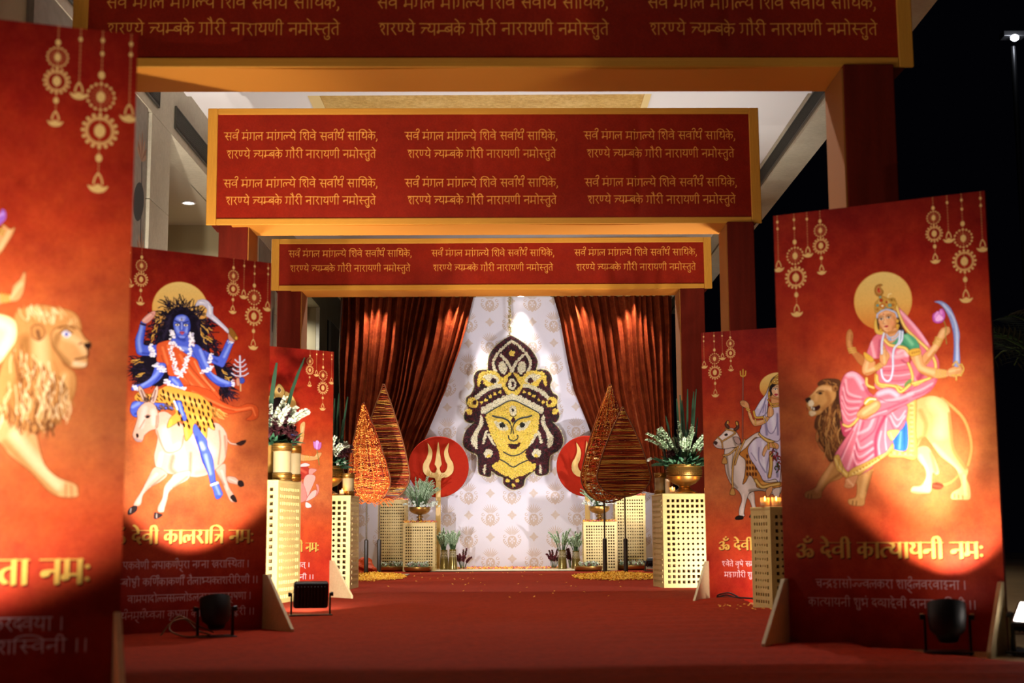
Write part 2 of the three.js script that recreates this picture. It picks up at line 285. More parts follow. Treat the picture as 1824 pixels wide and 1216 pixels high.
function paintLionRider(g, rnd) {                                   // four-armed rider in a pink sari on a lion
  const M = [2.6604, .1412, -.1066, 2.5961, -3600.97, -1148.95], b = new Brush2(g, M, 1500, 480, 5.527), up = () => b.frame(1500, 480, 5.527), low = () => b.frame(1420, 640, 4.344);
  halo(b, 412, 305, 284, 286);
  low();
  b.line('1120 305 1200 370 1275 450 1320 560 1335 680 1310 800', '#8a5420', 30); b.line('1120 305 1200 370 1275 450 1320 560 1335 680 1310 800', '#cf9450', 22); b.line('1300 810 1230 890 1180 935 1120 955', '#b98042', 14);
  b.tones('1030 960 1080 935 1130 955 1110 985 1060 988', '#5a2a18', null, [['1040 960 1110 970', '#8a4a2c', 12]]);
  b.tones('925 690 1000 665 1050 720 1097 850 1080 882 1050 868 1042 950 1030 1012 960 1026 890 1016 900 975 960 964 1000 900 990 830 940 770', '#d9a06c', '#8f5a30', [['1040 720 1070 850', '#a86c40', 30], ['960 740 1005 850 1000 930', '#f0c090', 34], ['900 1015 1010 1022', '#9a6034', 14]], 3);
  b.tones('920 330 1000 290 1080 288 1150 330 1182 400 1196 520 1215 680 1285 790 1312 840 1300 900 1322 960 1322 1050 1250 1060 1190 1058 1184 1026 1204 1000 1256 960 1245 890 1210 820 1110 742 1040 650 985 600 925 690 900 600 905 450', '#d9a062', '#8f5a2c',
    [['1060 340 1120 420 1110 560', '#f2c68c', 110], ['985 600 1000 500 960 400', '#b87a40', 40], ['1180 420 1190 560 1210 700 1290 820', '#a46830', 34], ['930 640 960 610 990 620', '#a86c3a', 40], ['1060 660 1160 760 1250 850', '#edc085', 40], ['1280 880 1290 1020', '#edc085', 26], ['1210 1045 1210 1020', '#7a4a22', 8, .6], ['1240 1050 1238 1024', '#7a4a22', 8, .6], ['1270 1052 1268 1028', '#7a4a22', 8, .6]], 3);
  b.tones('300 780 390 870 340 930 250 970 195 1040 182 1086 110 1097 60 1087 64 1046 140 1010 170 950 230 860', '#b57c42', '#74451e', [['270 830 220 920 150 1030', '#d9a266', 36], ['330 900 250 960 200 1030', '#7c4c22', 28], ['85 1060 80 1090', '#603818', 7, .6], ['110 1062 108 1092', '#603818', 7, .6]], 3);
  b.tones('470 905 600 850 585 900 555 1010 535 1080 520 1132 420 1132 404 1092 462 1068 472 990', '#c58c50', '#74451e', [['540 900 510 1060', '#e0ac70', 36], ['590 870 550 1020', '#8a5628', 24], ['440 1100 436 1130', '#603818', 7, .6], ['468 1102 466 1132', '#603818', 7, .6]], 3);
  b.tones('335 165 262 148 190 158 152 190 172 216 235 232 262 300 232 360 150 440 128 530 160 580 168 650 200 700 228 770 268 805 345 745 385 640 372 560 352 450 338 330 337 240', '#54301a', null, [['300 230 320 400 330 560', '#3a1e10', 60], ['180 480 200 620 250 760', '#8a5428', 50]]);
  for (const [x, y, l, a] of [[250, 320, 150, 1.75], [210, 430, 170, 1.6], [270, 470, 200, 1.6], [190, 560, 150, 1.35], [250, 620, 150, 1.4], [310, 380, 190, 1.5], [230, 180, 60, .5], [320, 560, 150, 1.6]]) b.strands(x, y, 15, [70, 60], l, a, .5, ['#a26a34', '#7a4822', '#c08a4c', '#3a2010', '#5c3418'], 6, rnd);
  b.tones('55 316 80 298 130 250 160 214 215 198 275 214 302 250 298 305 262 352 212 392 184 424 150 440 104 450 80 432 86 406 70 376 64 346', '#c28c4e', '#7a4a20', [['100 270 180 225 260 235', '#e0b074', 34], ['230 260 250 330 200 390', '#96602c', 40], ['150 250 140 320', '#dca868', 30]], 3);
  b.fill('96 374 130 372 168 358 178 378 155 402 116 404', '#3a140e'); b.fill('102 376 112 376 108 396', '#fff3da'); b.fill('118 392 126 376 130 400', '#fff3da'); b.fill('54 312 92 298 98 322 72 342', '#2c1812'); b.fill('80 334 108 320 126 346 112 370 84 366', '#ecd8b4'); b.fill('86 412 120 406 144 424 106 448', '#e2c79c');
  b.fill('155 268 175 254 196 266 178 276', '#2a1810'); b.line('145 262 170 246 205 252', '#5e3818', 8); b.disc(296, 226, 24, 26, '#a06c38', '#55300f', 4); b.disc(300, 230, 12, 14, '#6a3c1c'); b.line('70 408 66 380', '#5a3418', 5);
  // saddle cloth
  b.tones('855 350 925 305 925 530 928 755 820 756 715 752 745 700 800 690 856 690', '#cf9c4e', '#8a5c22', [['895 340 892 700', '#efcb84', 34], ['740 725 900 728', '#efcb84', 30]], 4);
  for (let i = 0; i < 11; i++) { b.disc(892, 360 + i * 36, 12, 9, '#9a641f'); b.disc(892, 360 + i * 36, 5, 4, '#f3d68e'); if (i < 5) { b.disc(740 + i * 42, 724, 10, 10, '#9a641f'); b.disc(740 + i * 42, 724, 4, 4, '#f3d68e'); } }
  b.tones('780 560 850 470 857 688 750 690 744 640', '#2f6fc8', '#1b3f80', [['810 560 800 690', '#7ab0ee', 18], ['775 600 770 690', '#1f4fa0', 14], ['838 520 838 690', '#1f4fa0', 16]], 3);
  up();
  // back arms, veil
  b.tones('44 706 50 622 72 584 96 590 116 640 110 742 150 800 225 862 220 950 172 925 110 840 58 780', '#b9713a', '#7a4520', [['80 620 78 740 120 820', '#d89a60', 30], ['100 640 104 730', '#8c5024', 12]], 3);
  b.line('72 600 70 690', '#7a4520', 3); b.line('90 600 88 700', '#7a4520', 3); bangles(b, ['62 780 100 772 138 768', '68 800 108 794 146 786', '76 820 112 816 150 806']);
  b.tones('540 335 575 380 650 460 725 545 795 635 860 740 925 845 958 935 942 1080 905 1160 830 1230 690 1220 650 1090 690 900 780 800 640 610 560 480', PINK, '#8a2a40', [['590 420 720 570 850 740', '#f7c0d8', 36], ['850 800 930 930 920 1080', '#b23a58', 40], ['740 900 800 1000 760 1090', '#8c2440', 60], ['700 1040 760 1120 860 1120', '#f2a0b4', 24]], 3);
  for (const w of [[GOLD_D, 32], ['#dcae4c', 26], ['#f4dc8c', 7]]) b.line('545 350 578 460 640 585 740 690 830 775 890 850 925 945 905 1050 820 1110 720 1140', ...w);
  b.tones('800 860 890 760 938 670 980 596 1050 578 1062 632 1012 682 962 772 855 932 808 944', SKIN, '#8a5024', [['860 850 940 740 1000 620', SKIN_L, 34], ['830 930 920 820', SKIN_D, 24]], 3);
  b.line('1010 590 1056 600', '#8a5024', 3); b.line('1016 610 1060 618', '#8a5024', 3); b.line('1014 630 1056 640', '#8a5024', 3);
  bangles(b, ['898 730 930 742 970 762', '908 712 940 724 978 742', '918 692 950 704 986 722', '924 676 956 688 992 704']);
  b.line('1000 510 1024 580 1020 660 1030 745', '#8a8a3c', 8);
  for (const [s, c] of [['905 520 900 460 930 440 990 470 1000 520 950 540', '#c458b8'], ['910 470 940 425 975 440 985 500 930 515', '#ea9ae0'], ['985 400 1015 450 1005 510 970 500', '#d668c8'], ['920 500 960 450 1000 490 985 515 940 525', '#f4b4ec'], ['975 402 960 440 985 470 1000 440', '#e288d6']]) b.fill(s, c, '#8e2f88', 3);
  // sari, arms and jewels
  b.tones('330 655 400 620 470 690 600 720 662 800 672 900 662 950 705 1010 702 1100 640 1210 360 1185 338 1060 380 950 400 880 300 880 255 830 275 760 300 700', PINK, '#8a2a40', [['400 780 520 860 640 840', PINK_L, 50], ['560 820 620 800 650 850', '#ffd9e0', 40], ['420 960 560 950 660 930', PINK_L, 18], ['410 1000 560 1000 680 990', PINK_D, 12], ['420 1040 560 1050 690 1030', PINK_L, 18], ['420 1090 560 1100 690 1080', PINK_D, 12], ['440 1130 580 1140 680 1120', PINK_L, 16], ['300 720 330 860', PINK_L, 36], ['385 700 370 860', PINK_D, 30], ['600 900 660 940', PINK_D, 24]], 3);
  for (const w of [[GOLD_D, 30], ['#dcae4c', 24], ['#f4dc8c', 6]]) { b.line('345 1040 350 1120 420 1160 540 1150 620 1190', ...w); b.line('662 930 690 1000 702 1080 660 1150 610 1196', ...w); }
  b.fill('640 1110 690 1080 690 1130 640 1165 620 1150', '#6f8a4c');
  b.tones('480 720 590 618 680 648 742 702 768 780 680 806 620 775 560 752', '#4c9a72', '#235a3c', [['640 660 700 740', '#8ccfa2', 40], ['600 720 680 790', '#2f6e50', 24]], 3);
  for (const w of [[GOLD_D, 34], ['#dcae4c', 28], ['#f4dc8c', 7]]) b.line('425 690 480 745 570 765 630 780 672 830', ...w);
  b.tones('690 850 782 828 812 940 900 975 1040 1000 1062 1050 920 1076 790 1032 738 970 700 900', SKIN, '#8a5024', [['740 860 780 970 900 1020', SKIN_L, 40], ['760 1010 900 1068', SKIN_D, 22]], 3);
  b.fill('672 802 768 784 780 836 690 862', GOLD, GOLD_D, 3); for (let i = 0; i < 4; i++) b.disc(700 + i * 22, 828 - i * 5, 7, 8, '#9a5a20');
  b.tones('1036 1002 1090 968 1160 958 1178 1016 1132 1062 1056 1058', SKIN, '#8a5024', [['1060 1010 1150 990', SKIN_L, 20]], 3);
  for (const y of [985, 1005, 1025]) b.line(`1110 ${y} 1172 ${y - 6}`, '#8a5024', 3);
  bangles(b, ['940 990 932 1030 938 1072', '968 992 958 1034 964 1074', '994 996 986 1036 990 1072', '1020 1000 1012 1036 1016 1068']);
  b.tones('915 330 985 328 1062 388 1114 500 1152 640 1148 760 1152 945 1095 945 1100 760 1090 620 1058 500 1008 400 960 350', '#8d9cd0', '#4a5590', [['1000 360 1090 480 1128 640 1128 930', '#e2e8fa', 20], ['1090 600 1104 760 1100 930', '#5664a8', 16]], 3);
  for (const s of ['1085 955 1120 915 1140 950 1168 940', '1168 940 1190 990 1160 1050', '1078 1052 1120 1044 1165 1052', '1118 1050 1120 1095']) { b.line(s, GOLD_D, 15); b.line(s, GOLD, 10); b.line(s, GOLD_L, 3); }
  b.tones('240 868 332 905 342 945 412 902 432 942 352 1002 262 1046 214 1022 208 962 228 900', SKIN, '#8a5024', [['260 920 250 1000 340 970', SKIN_L, 34], ['240 1034 340 1004', SKIN_D, 18]], 3);
  b.fill('222 840 236 815 320 880 300 915 250 890', GOLD, GOLD_D, 3);
  b.tones('384 902 388 812 404 782 420 735 440 780 452 800 482 850 462 902 432 952', SKIN, '#8a5024', [['420 800 430 920', SKIN_L, 26]], 3); b.line('404 800 406 850', '#8a5024', 3); b.line('424 780 426 850', '#8a5024', 3); b.line('444 800 444 860', '#8a5024', 3);
  bangles(b, ['330 952 352 996', '344 944 366 990', '358 934 382 980', '372 924 398 968']);
  b.tones('452 600 560 575 582 640 500 726 440 668', SKIN, '#9a5c30', [['470 630 560 610', SKIN_D, 30], ['500 680 560 650', SKIN_L, 20]], 2);
  b.fill('330 505 362 440 372 560 400 600 430 615 404 642 352 632 328 585', '#d8b050', GOLD_D, 3);
  b.tones('352 445 380 400 470 378 545 420 575 482 605 562 645 645 560 590 548 490 500 402 420 392 378 432 376 590 360 560', '#2a1716', null, [['560 480 610 600', '#57352c', 10]]);
  b.tones('364 452 378 424 432 398 502 404 546 460 548 522 522 580 465 622 424 604 384 552 366 502', '#dc9a64', '#7a4420', [['420 470 430 520 440 590', '#f0be8e', 44], ['520 470 536 520 510 580', '#b87042', 26], ['500 520 510 540', '#e0805c', 34, .18], ['400 430 470 420', '#efba88', 26]], 3);
  for (const [x, y] of [[396, 489], [470, 474]]) { b.fill(`${x - 24} ${y + 2} ${x} ${y - 11} ${x + 24} ${y - 3} ${x + 2} ${y + 9}`, '#efe3d4'); b.disc(x + 1, y - 1, 9, 10, '#23120e'); b.line(`${x - 26} ${y + 2} ${x} ${y - 13} ${x + 26} ${y - 4}`, '#2a1410', 5); b.line(`${x - 28} ${y - 14} ${x - 2} ${y - 30} ${x + 30} ${y - 22}`, '#3a2016', 5); }
  b.line('424 490 416 528 428 538 440 532', '#9a5a34', 5); b.fill('424 562 444 552 468 554 450 572', '#b3283a'); b.line('424 562 468 556', '#7a1a28', 3); b.fill('414 446 418 428 424 446', '#b02222'); b.line('440 590 470 592', '#b87848', 4);
  for (const [x, y, r] of [[556, 510, 16], [558, 560, 18], [558, 580, 12], [392, 596, 13]]) b.disc(x, y, r, r * 1.1, GOLD, GOLD_D, 3);
  for (const s of ['448 640 480 670 530 660 570 610', '455 670 490 700 545 680 582 640']) { b.line(s, '#6f7898', 15); b.line(s, '#c2c8e2', 9); } b.disc(480, 690, 15, 16, '#8fa8d0', '#56658e', 3);
  const pearls = (s) => { b.line(s, '#7a86b0', 22); b.g.setLineDash([1, 17]); b.line(s, '#dfe5f8', 18); b.g.setLineDash([]); };
  pearls('424 632 404 720 402 830'); pearls('398 990 410 1060 450 1102 490 1080 512 980 512 860 526 780 570 720 582 610'); pearls('575 740 602 690 606 610');
  for (const w of [['#6f86b8', 16], ['#c8d4ee', 9]]) b.line('356 470 366 430 440 392 506 408 540 430 556 470', ...w);
  b.tones('338 420 334 330 375 285 384 252 420 262 470 285 520 284 548 330 532 384 460 384 400 396 366 420', '#c2913c', '#74501a', [['380 300 400 390', '#ecce80', 24], ['470 310 480 370', '#e4c070', 26]], 4);
  for (const [x, y, r, c] of [[408, 356, 28, '#c9772c'], [408, 356, 12, '#fff0c0'], [482, 352, 20, '#7a9a82'], [396, 300, 18, '#a8361e'], [360, 350, 15, '#6f9a90'], [450, 320, 12, '#a8361e'], [515, 350, 13, '#b06a28'], [358, 390, 12, '#b06a28'], [386, 268, 14, '#7ea08c'], [500, 300, 11, '#8a6420'], [440, 375, 10, '#6f9a90']]) b.disc(x, y, r, r, c, '#7a5418', 3);
  b.line('462 275 470 245 495 236', '#f2dc9a', 9); for (const [x, y] of [[480, 300], [505, 292], [528, 300]]) b.line(`${x} ${y + 14} ${x - 6} ${y - 4} ${x + 8} ${y - 12}`, '#8a6420', 6);
  b.tones('340 235 330 190 350 150 392 138 408 150 386 160 402 190 418 215 400 250 366 256', '#a8702c', '#6a4212', []); b.fill('358 218 354 186 372 164 392 206 386 228', '#a82c1a', '#e4c070', 4); b.disc(374, 206, 9, 13, '#d6582c');
  low();
  // skirt
  b.tones('340 480 375 530 450 520 420 600 372 604 350 560', '#b8405c', '#7a2038', [['380 560 420 540', PINK_L, 16]], 3);
  b.tones('480 455 520 470 600 425 700 430 852 355 846 482 805 548 742 562 722 560 752 650 752 692 700 742 622 800 560 862 440 922 382 922 308 852 288 770 350 660 420 560 470 490', PINK, '#7a2038',
    [['500 480 470 640 400 850', PINK_L, 24], ['470 500 420 620 340 800', PINK_L, 20], ['440 560 380 690 330 800', PINK_D, 14], ['520 490 470 660 450 840', PINK_D, 22], ['470 620 500 690 590 640', PINK_L, 18], ['450 680 490 760 600 690', PINK_L, 16], ['460 650 490 720 600 665', PINK_D, 14], ['440 740 480 820 600 740', PINK_L, 16], ['450 710 490 790 600 715', PINK_D, 14], ['600 460 560 540 480 580', PINK_L, 26], ['640 450 600 560 500 640', PINK_D, 14], ['690 440 620 600 620 770', '#861f3c', 26], ['700 460 690 600 700 700', PINK_L, 14], ['660 560 640 660 650 750', PINK_L, 16], ['730 440 780 520 840 440', PINK_L, 16], ['720 460 770 550 836 470', PINK_D, 10], ['740 410 790 470 845 400', PINK_L, 14]], 3);
  b.tones('288 772 326 748 360 830 400 878 440 848 560 790 640 748 700 718 746 650 754 692 700 746 620 802 500 892 435 926 384 922 348 890 310 858', '#cfa04c', '#7e5620', [['300 780 330 840 390 900', '#f2d68e', 12], ['440 890 560 830 640 780', '#f4dc98', 18], ['660 760 740 680', '#f2d68e', 12]], 3);
  for (let i = 0; i < 9; i++) b.disc(450 + i * 24, 884 - i * 15, 8, 7, '#a86f28');
  for (const s of ['360 820 352 886', '330 780 322 856', '410 870 400 920']) b.line(s, '#7a4a20', 4);
  b.tones('705 560 760 545 800 552 770 600 740 630 716 600', '#d8b068', '#7e5620', [['730 570 750 620', '#f6e0a8', 10]], 3);
  b.tones('372 122 420 94 472 106 530 160 562 250 605 292 545 330 482 402 468 472 420 532 368 522 344 400 330 270 345 180', PINK, '#8a2a44', [['400 120 460 130 520 220', '#ffdbe6', 50], ['380 160 400 260 500 300', PINK_L, 22], ['360 220 390 320 500 330', PINK_L, 18], ['370 190 400 290 520 310', PINK_D, 10], ['350 290 390 380 480 380', PINK_L, 16], ['356 250 392 350 490 355', PINK_D, 10], ['352 340 400 430 465 420', PINK_L, 14], ['352 320 396 410 470 400', PINK_D, 10], ['350 400 400 480 460 460', PINK_L, 14], ['520 200 560 270 590 290', PINK_D, 24]], 3);
  for (const w of [[GOLD_D, 22], ['#dcae4c', 17], ['#f4dc8c', 5]]) b.line('362 512 400 526 440 505 478 462', ...w);
  b.tones('590 300 650 236 740 222 830 268 930 212 1062 148 1060 202 1000 272 922 312 850 352 760 392 700 432 640 442 560 472 500 462 560 420 642 350 606 312', PINK, '#8a2a44', [['640 270 720 250 780 280', '#ffdbe6', 44], ['660 330 780 310 900 270', PINK_L, 24], ['600 430 720 380 860 320', PINK_D, 18], ['560 455 640 420 700 400', PINK_L, 14], ['860 270 960 240 1050 190', PINK_L, 16], ['900 290 980 262 1040 220', PINK_D, 12], ['640 300 700 330 800 330', PINK_D, 8]], 3);
  for (const w of [[GOLD_D, 24], ['#dcae4c', 19], ['#f4dc8c', 5]]) { b.line('545 150 550 200 600 222', ...w); b.line('625 130 640 190 720 205 770 215 810 255 880 200', ...w); b.line('900 190 960 175 1030 150', ...w); }
  b.tones('470 425 500 392 560 350 622 322 652 340 646 382 592 432 530 468 478 452', SKIN, '#8a5024', [['520 420 620 350', SKIN_L, 26], ['520 462 600 425', SKIN_D, 16]], 3); for (let i = 0; i < 4; i++) b.line(`${484 + i * 10} ${456 + i * 3} ${488 + i * 11} ${436 + i * 4}`, '#8a5024', 3);
  b.fill('524 336 560 296 626 308 600 330 545 362', GOLD, GOLD_D, 3); b.line('535 345 570 312 618 314', '#fff0cc', 10);
  b.tones('386 930 474 900 462 960 430 1002 374 996 380 962', '#d08a5a', '#7a4420', [['400 940 440 980', '#eeb488', 18]], 3); for (let i = 0; i < 4; i++) b.line(`${382 + i * 14} 998 ${386 + i * 14} 975`, '#7a4420', 3);
}
function paintDonkeyRider(g, rnd) {                                 // blue-skinned rider with wild black hair on a donkey
  const M = [3.3143, -.1636, .083, 3.0416, -634.95, -1310.31], b = new Brush2(g, M, 225, 490, 5.527), up = () => b.frame(225, 490, 5.527), low = () => b.frame(225, 680, 4.864);
  const BLUE = '#4a5fd0', BL = '#9db4f6', BD = '#22308c';
  halo(b, 525, 335, 272, 268);
  // hair
  b.tones('540 310 450 335 400 380 370 450 350 520 300 600 270 690 200 780 90 850 60 950 100 1020 220 1080 330 1100 420 1000 480 800 500 640 620 640 700 700 800 760 860 900 920 1100 990 1180 1010 1100 1050 960 940 880 830 770 800 650 790 560 720 440 640 350', '#120c1a', null, [['420 420 380 560 330 680', '#2c2740', 40], ['700 470 740 600 790 700', '#2c2740', 40]]);
  for (const [x, y, l, a, n] of [[540, 320, 90, -1.57, 12], [440, 350, 90, -2.4, 14], [370, 450, 120, 2.9, 16], [330, 560, 130, 2.4, 18], [280, 680, 130, 2.5, 14], [150, 900, 130, 2.7, 22], [200, 1020, 120, 2.6, 18], [660, 370, 90, -.8, 14], [750, 480, 110, .4, 16], [800, 640, 110, .9, 16], [850, 760, 120, .8, 12], [960, 930, 150, .7, 18], [960, 1120, 120, .9, 18]]) { b.strands(x, y, n * 2, [110, 110], l * 1.1, a, 1.6, ['#120c1a', '#1c1428', '#0c0810'], 8, rnd); b.strands(x, y, n, [130, 130], l * .8, a, 2.4, ['#241c34', '#0c0810'], 6, rnd); }
  for (const [x, y, a] of [[300, 520, 2.2], [320, 440, 2.4], [270, 600, 2.3], [730, 500, 1], [790, 520, 1], [760, 610, .7], [720, 560, 1], [800, 640, .6], [110, 870, 2.9], [170, 980, 2.6], [930, 940, .7], [980, 1000, .6], [150, 850, 2.6]]) b.strands(x, y, 3, [40, 40], 60, a, 1, ['#c89238', '#e0b050'], 8, rnd);
  // back arms
  b.tones('145 470 190 480 180 590 170 690 230 705 310 700 305 800 210 805 120 795 95 740 92 640 120 560', BLUE, '#1a2470', [['150 520 125 660 140 760', BL, 34], ['180 560 170 690', BD, 20], ['160 780 290 790', BD, 20]], 4);
  b.tones('150 465 200 405 250 370 275 365 282 390 262 430 200 488', '#d8998c', '#7a4440', [['170 460 240 400', '#f0bcae', 20]], 3); b.line('230 385 268 400', '#9a5a54', 4); b.fill('140 485 190 500 188 515 140 502', '#241a30');
  b.tones('1000 620 1060 640 1040 700 960 890 900 890 780 830 750 740 820 770 900 800 940 740', BLUE, '#1a2470', [['1030 660 960 800', BL, 30], ['800 790 890 850', BD, 24]], 4);
  b.tones('1005 560 1060 555 1070 640 1010 630', '#c48a72', '#6a3c30', [], 3); b.fill('1000 520 1040 510 1100 600 1070 630 1010 560', '#8a5a20', '#5a3410', 4); b.disc(1085, 608, 14, 18, '#d6a63f', '#6a4412', 3);
  b.tones('672 300 690 255 740 228 800 245 845 310 852 375 910 430 1000 520 998 560 930 500 820 420 780 390 790 330 750 290 700 292', '#c9c6da', '#7f7c98', [['720 260 800 270 820 370', '#ffffff', 20], ['840 410 980 530', '#f4f2ff', 14]], 3);
  for (let i = 0; i < 10; i++) b.disc(700 + i * 16, 244 - 18 * Math.sin(i / 9 * 3.1) + i * 7, 7, 9, '#b8b5cc');
  // torso, sari
  b.tones('480 590 600 590 640 690 720 710 780 800 800 900 740 930 560 900 420 860 400 760 420 680', BLUE, '#1a2470', [['520 720 640 740 720 780', BL, 40], ['500 620 560 640', BD, 40]], 3);
  b.tones('420 990 500 960 560 1040 540 1110 420 1080', BLUE, '#1a2470', [['450 1030 500 1080', BL, 30]], 3);
  b.tones('640 690 700 690 760 760 800 860 830 950 900 1000 1010 1045 1060 1050 1060 1090 930 1100 840 1050 770 980 720 880 660 780', BLUE, '#1a2470', [['720 740 790 900 900 1020 1000 1060', BL, 34], ['760 960 850 1060 960 1090', BD, 20]], 4);
  b.tones('300 860 380 880 370 960 320 1040 220 1110 120 1130 60 1140 70 1095 150 1075 240 1010', BLUE, '#1a2470', [['340 900 280 1000 160 1090', BL, 34], ['360 960 250 1100', BD, 18]], 4);
  b.tones('300 690 400 650 440 660 480 700 580 780 680 830 720 920 800 1050 880 1140 920 1216 880 1290 700 1250 580 1130 500 1010 410 990 380 880 300 860 295 780', '#cc5226', '#7a2410', [['400 700 450 840 560 1010 720 1150', '#f08a50', 24], ['350 720 400 880', '#ef8a50', 24], ['520 790 620 960 800 1160', '#f08a50', 26], ['560 800 660 950 830 1130', '#9a3416', 16], ['430 740 500 900 620 1080', '#9a3416', 16], ['340 800 390 950', '#9a3416', 14], ['660 850 740 1000 860 1140', '#f4a066', 16]], 4);
  b.tones('560 1090 800 1130 940 1250 1090 1300 1200 1270 1300 1300 1310 1400 1250 1440 1180 1430 1230 1390 1240 1340 1150 1350 1000 1370 820 1310 640 1210', '#c04a20', '#74220e', [['640 1150 850 1250 1050 1330 1230 1310', '#ee8048', 24], ['700 1200 900 1300 1060 1340', '#8e2e12', 16], ['1250 1310 1280 1390', '#ee8048', 16]], 4);
  // garlands
  const blossoms = (s, n, r) => { const q = nums(s); for (let i = 0; i < n; i++) { const t = i / (n - 1) * (q.length / 2 - 1), k = Math.min(q.length / 2 - 2, Math.floor(t)), f = t - k; const x = q[2 * k] * (1 - f) + q[2 * k + 2] * f, y = q[2 * k + 1] * (1 - f) + q[2 * k + 3] * f; for (let j = 0; j < 3; j++) b.disc(x + (rnd() - .5) * r * 2, y + (rnd() - .5) * r * 1.6, r * .5, r * .36, j ? '#f1eef6' : '#bdb8d4'); } };
  blossoms('440 640 430 740 460 850 480 940 520 1000 560 940 580 850 610 770 640 680 640 640', 60, 22); blossoms('460 670 500 710 545 740', 14, 14);
  blossoms('232 710 250 760 262 800', 16, 24); blossoms('275 890 330 920 370 950', 18, 24); blossoms('830 775 815 830 810 870', 14, 18); blossoms('745 955 800 935 840 905', 18, 20); blossoms('380 1050 450 1110 560 1130', 26, 24); blossoms('1050 1045 1050 1090', 8, 15); blossoms('75 1100 110 1130', 8, 18); blossoms('1010 650 1050 655', 8, 12);
  blossoms('440 560 450 610', 12, 22); blossoms('630 575 630 640', 12, 22);
  // head
  b.tones('455 470 480 410 535 388 590 405 618 460 620 530 596 590 560 628 525 630 490 600 462 540', BLUE, '#161f66', [['500 430 560 420', '#b8caff', 40], ['490 520 505 560', BL, 34], ['590 520 580 560', BL, 30], ['536 470 536 540', '#b8caff', 14], ['520 610 560 612', BL, 20], ['610 470 606 560', BD, 18]], 4);
  for (const [x, s] of [[494, -1], [577, 1]]) { b.fill(`${x - 22} 494 ${x} 482 ${x + 22} 494 ${x} 506`, '#f4ecd0'); b.disc(x, 494, 8, 9, '#1c1008'); b.line(`${x - 26} 492 ${x} 479 ${x + 26} 492`, '#10123c', 5); b.line(`${x - 26 * s} 474 ${x} 464 ${x + 28 * s} 452`, '#10123c', 8); }
  b.line('528 480 522 535 536 545 552 535', '#2a3690', 5); b.fill('514 566 538 556 566 564 542 590', '#b4506a'); b.line('514 568 566 566', '#5a1830', 4); b.fill('530 452 536 418 544 452', '#3a0c18'); b.line('508 440 566 440', '#e8ecff', 4); b.line('510 450 562 450', '#e8ecff', 4);
  // small fork held on the right
  for (const w of [['#8f88a2', 20], ['#d9d4e6', 13]]) b.line('1122 790 1126 1010', ...w); b.line('1127 1060 1128 1140', '#c9a070', 14);
  for (let i = 0; i < 4; i++) { const y = 850 + i * 46, s = 50 + i * 12; for (const w of [['#8f88a2', 14], ['#d9d4e6', 9]]) b.line(`${1122 - s} ${y - 24} ${1122 - s * .5} ${y} 1122 ${y + 4} ${1122 + s * .5} ${y} ${1122 + s} ${y - 26}`, ...w); }
  b.disc(1140, 1035, 30, 32, '#3a4fae', '#1a2470', 4); b.tones('1085 1025 1110 1010 1120 1080 1090 1085', '#c98a72', '#6a3c30', [], 3);
  low();
  // donkey
  const D = '#cda490', DL = '#e6cabc', DD = '#916650';
  b.line('865 500 900 540 960 552', '#6a4638', 18); b.line('865 500 900 540 960 552', D, 11); b.fill('950 545 1000 520 1042 515 1030 545 990 565', '#2c1a18');
  b.tones('870 830 940 840 975 870 1010 880 1018 915 985 925 960 905 880 880', D, '#7a5040', [['890 850 950 880', DL, 16]], 3); b.fill('970 870 1005 872 1020 915 985 925 962 900', '#231818');
  b.tones('770 770 850 720 860 830 890 930 925 985 955 1050 900 1045 860 970 830 900', D, '#7a5040', [['820 780 870 940', DL, 24], ['770 790 840 900', DD, 20]], 3); b.fill('895 1010 930 990 958 1052 925 1050', '#231818');
  b.tones('260 290 330 260 420 320 520 400 640 390 760 360 820 390 865 460 872 560 850 680 800 740 720 800 620 826 540 820 420 800 330 780 260 740 240 640 256 560 268 480 250 420', D, '#7a5040', [['330 420 350 560 430 600', DL, 90], ['600 480 720 620', DL, 120], ['450 560 480 700', DL, 80], ['260 420 310 560 360 610 460 580 490 470', DD, 16], ['800 430 810 560 790 720', DD, 16], ['550 620 545 780', DD, 30], ['400 640 380 740 420 790', DD, 40], ['300 620 280 720', DL, 40], ['600 790 720 770', '#c08a78', 40], ['850 480 862 640', DD, 24]], 3);
  b.tones('250 730 350 790 300 850 210 900 150 960 130 1040 80 1050 78 1020 140 920 190 820', D, '#7a5040', [['260 790 170 890 110 1020', DL, 30], ['330 800 220 890', DD, 16]], 3); b.tones('60 1050 100 1050 96 1090 50 1120 24 1115 30 1076', '#2a1c1c', null, [['50 1070 46 1100', '#d8ccc8', 12]]);
  b.tones('420 790 540 770 530 840 440 890 370 940 350 1010 330 1080 320 1110 276 1108 275 1060 310 990 325 900 380 830', D, '#7a5040', [['460 810 360 900 305 1080', DL, 30], ['520 820 400 910', DD, 16]], 3); b.tones('250 1110 310 1130 300 1150 262 1168 238 1160 240 1125', '#2a1c1c', null, [['262 1125 262 1155', '#d8ccc8', 12]]);
  b.tones('40 250 60 180 120 170 200 180 300 190 420 200 430 240 330 240 240 250 130 300 70 300', BLUE, '#161f66', [['60 220 110 190', BL, 30], ['80 280 180 240', BD, 20]], 4);
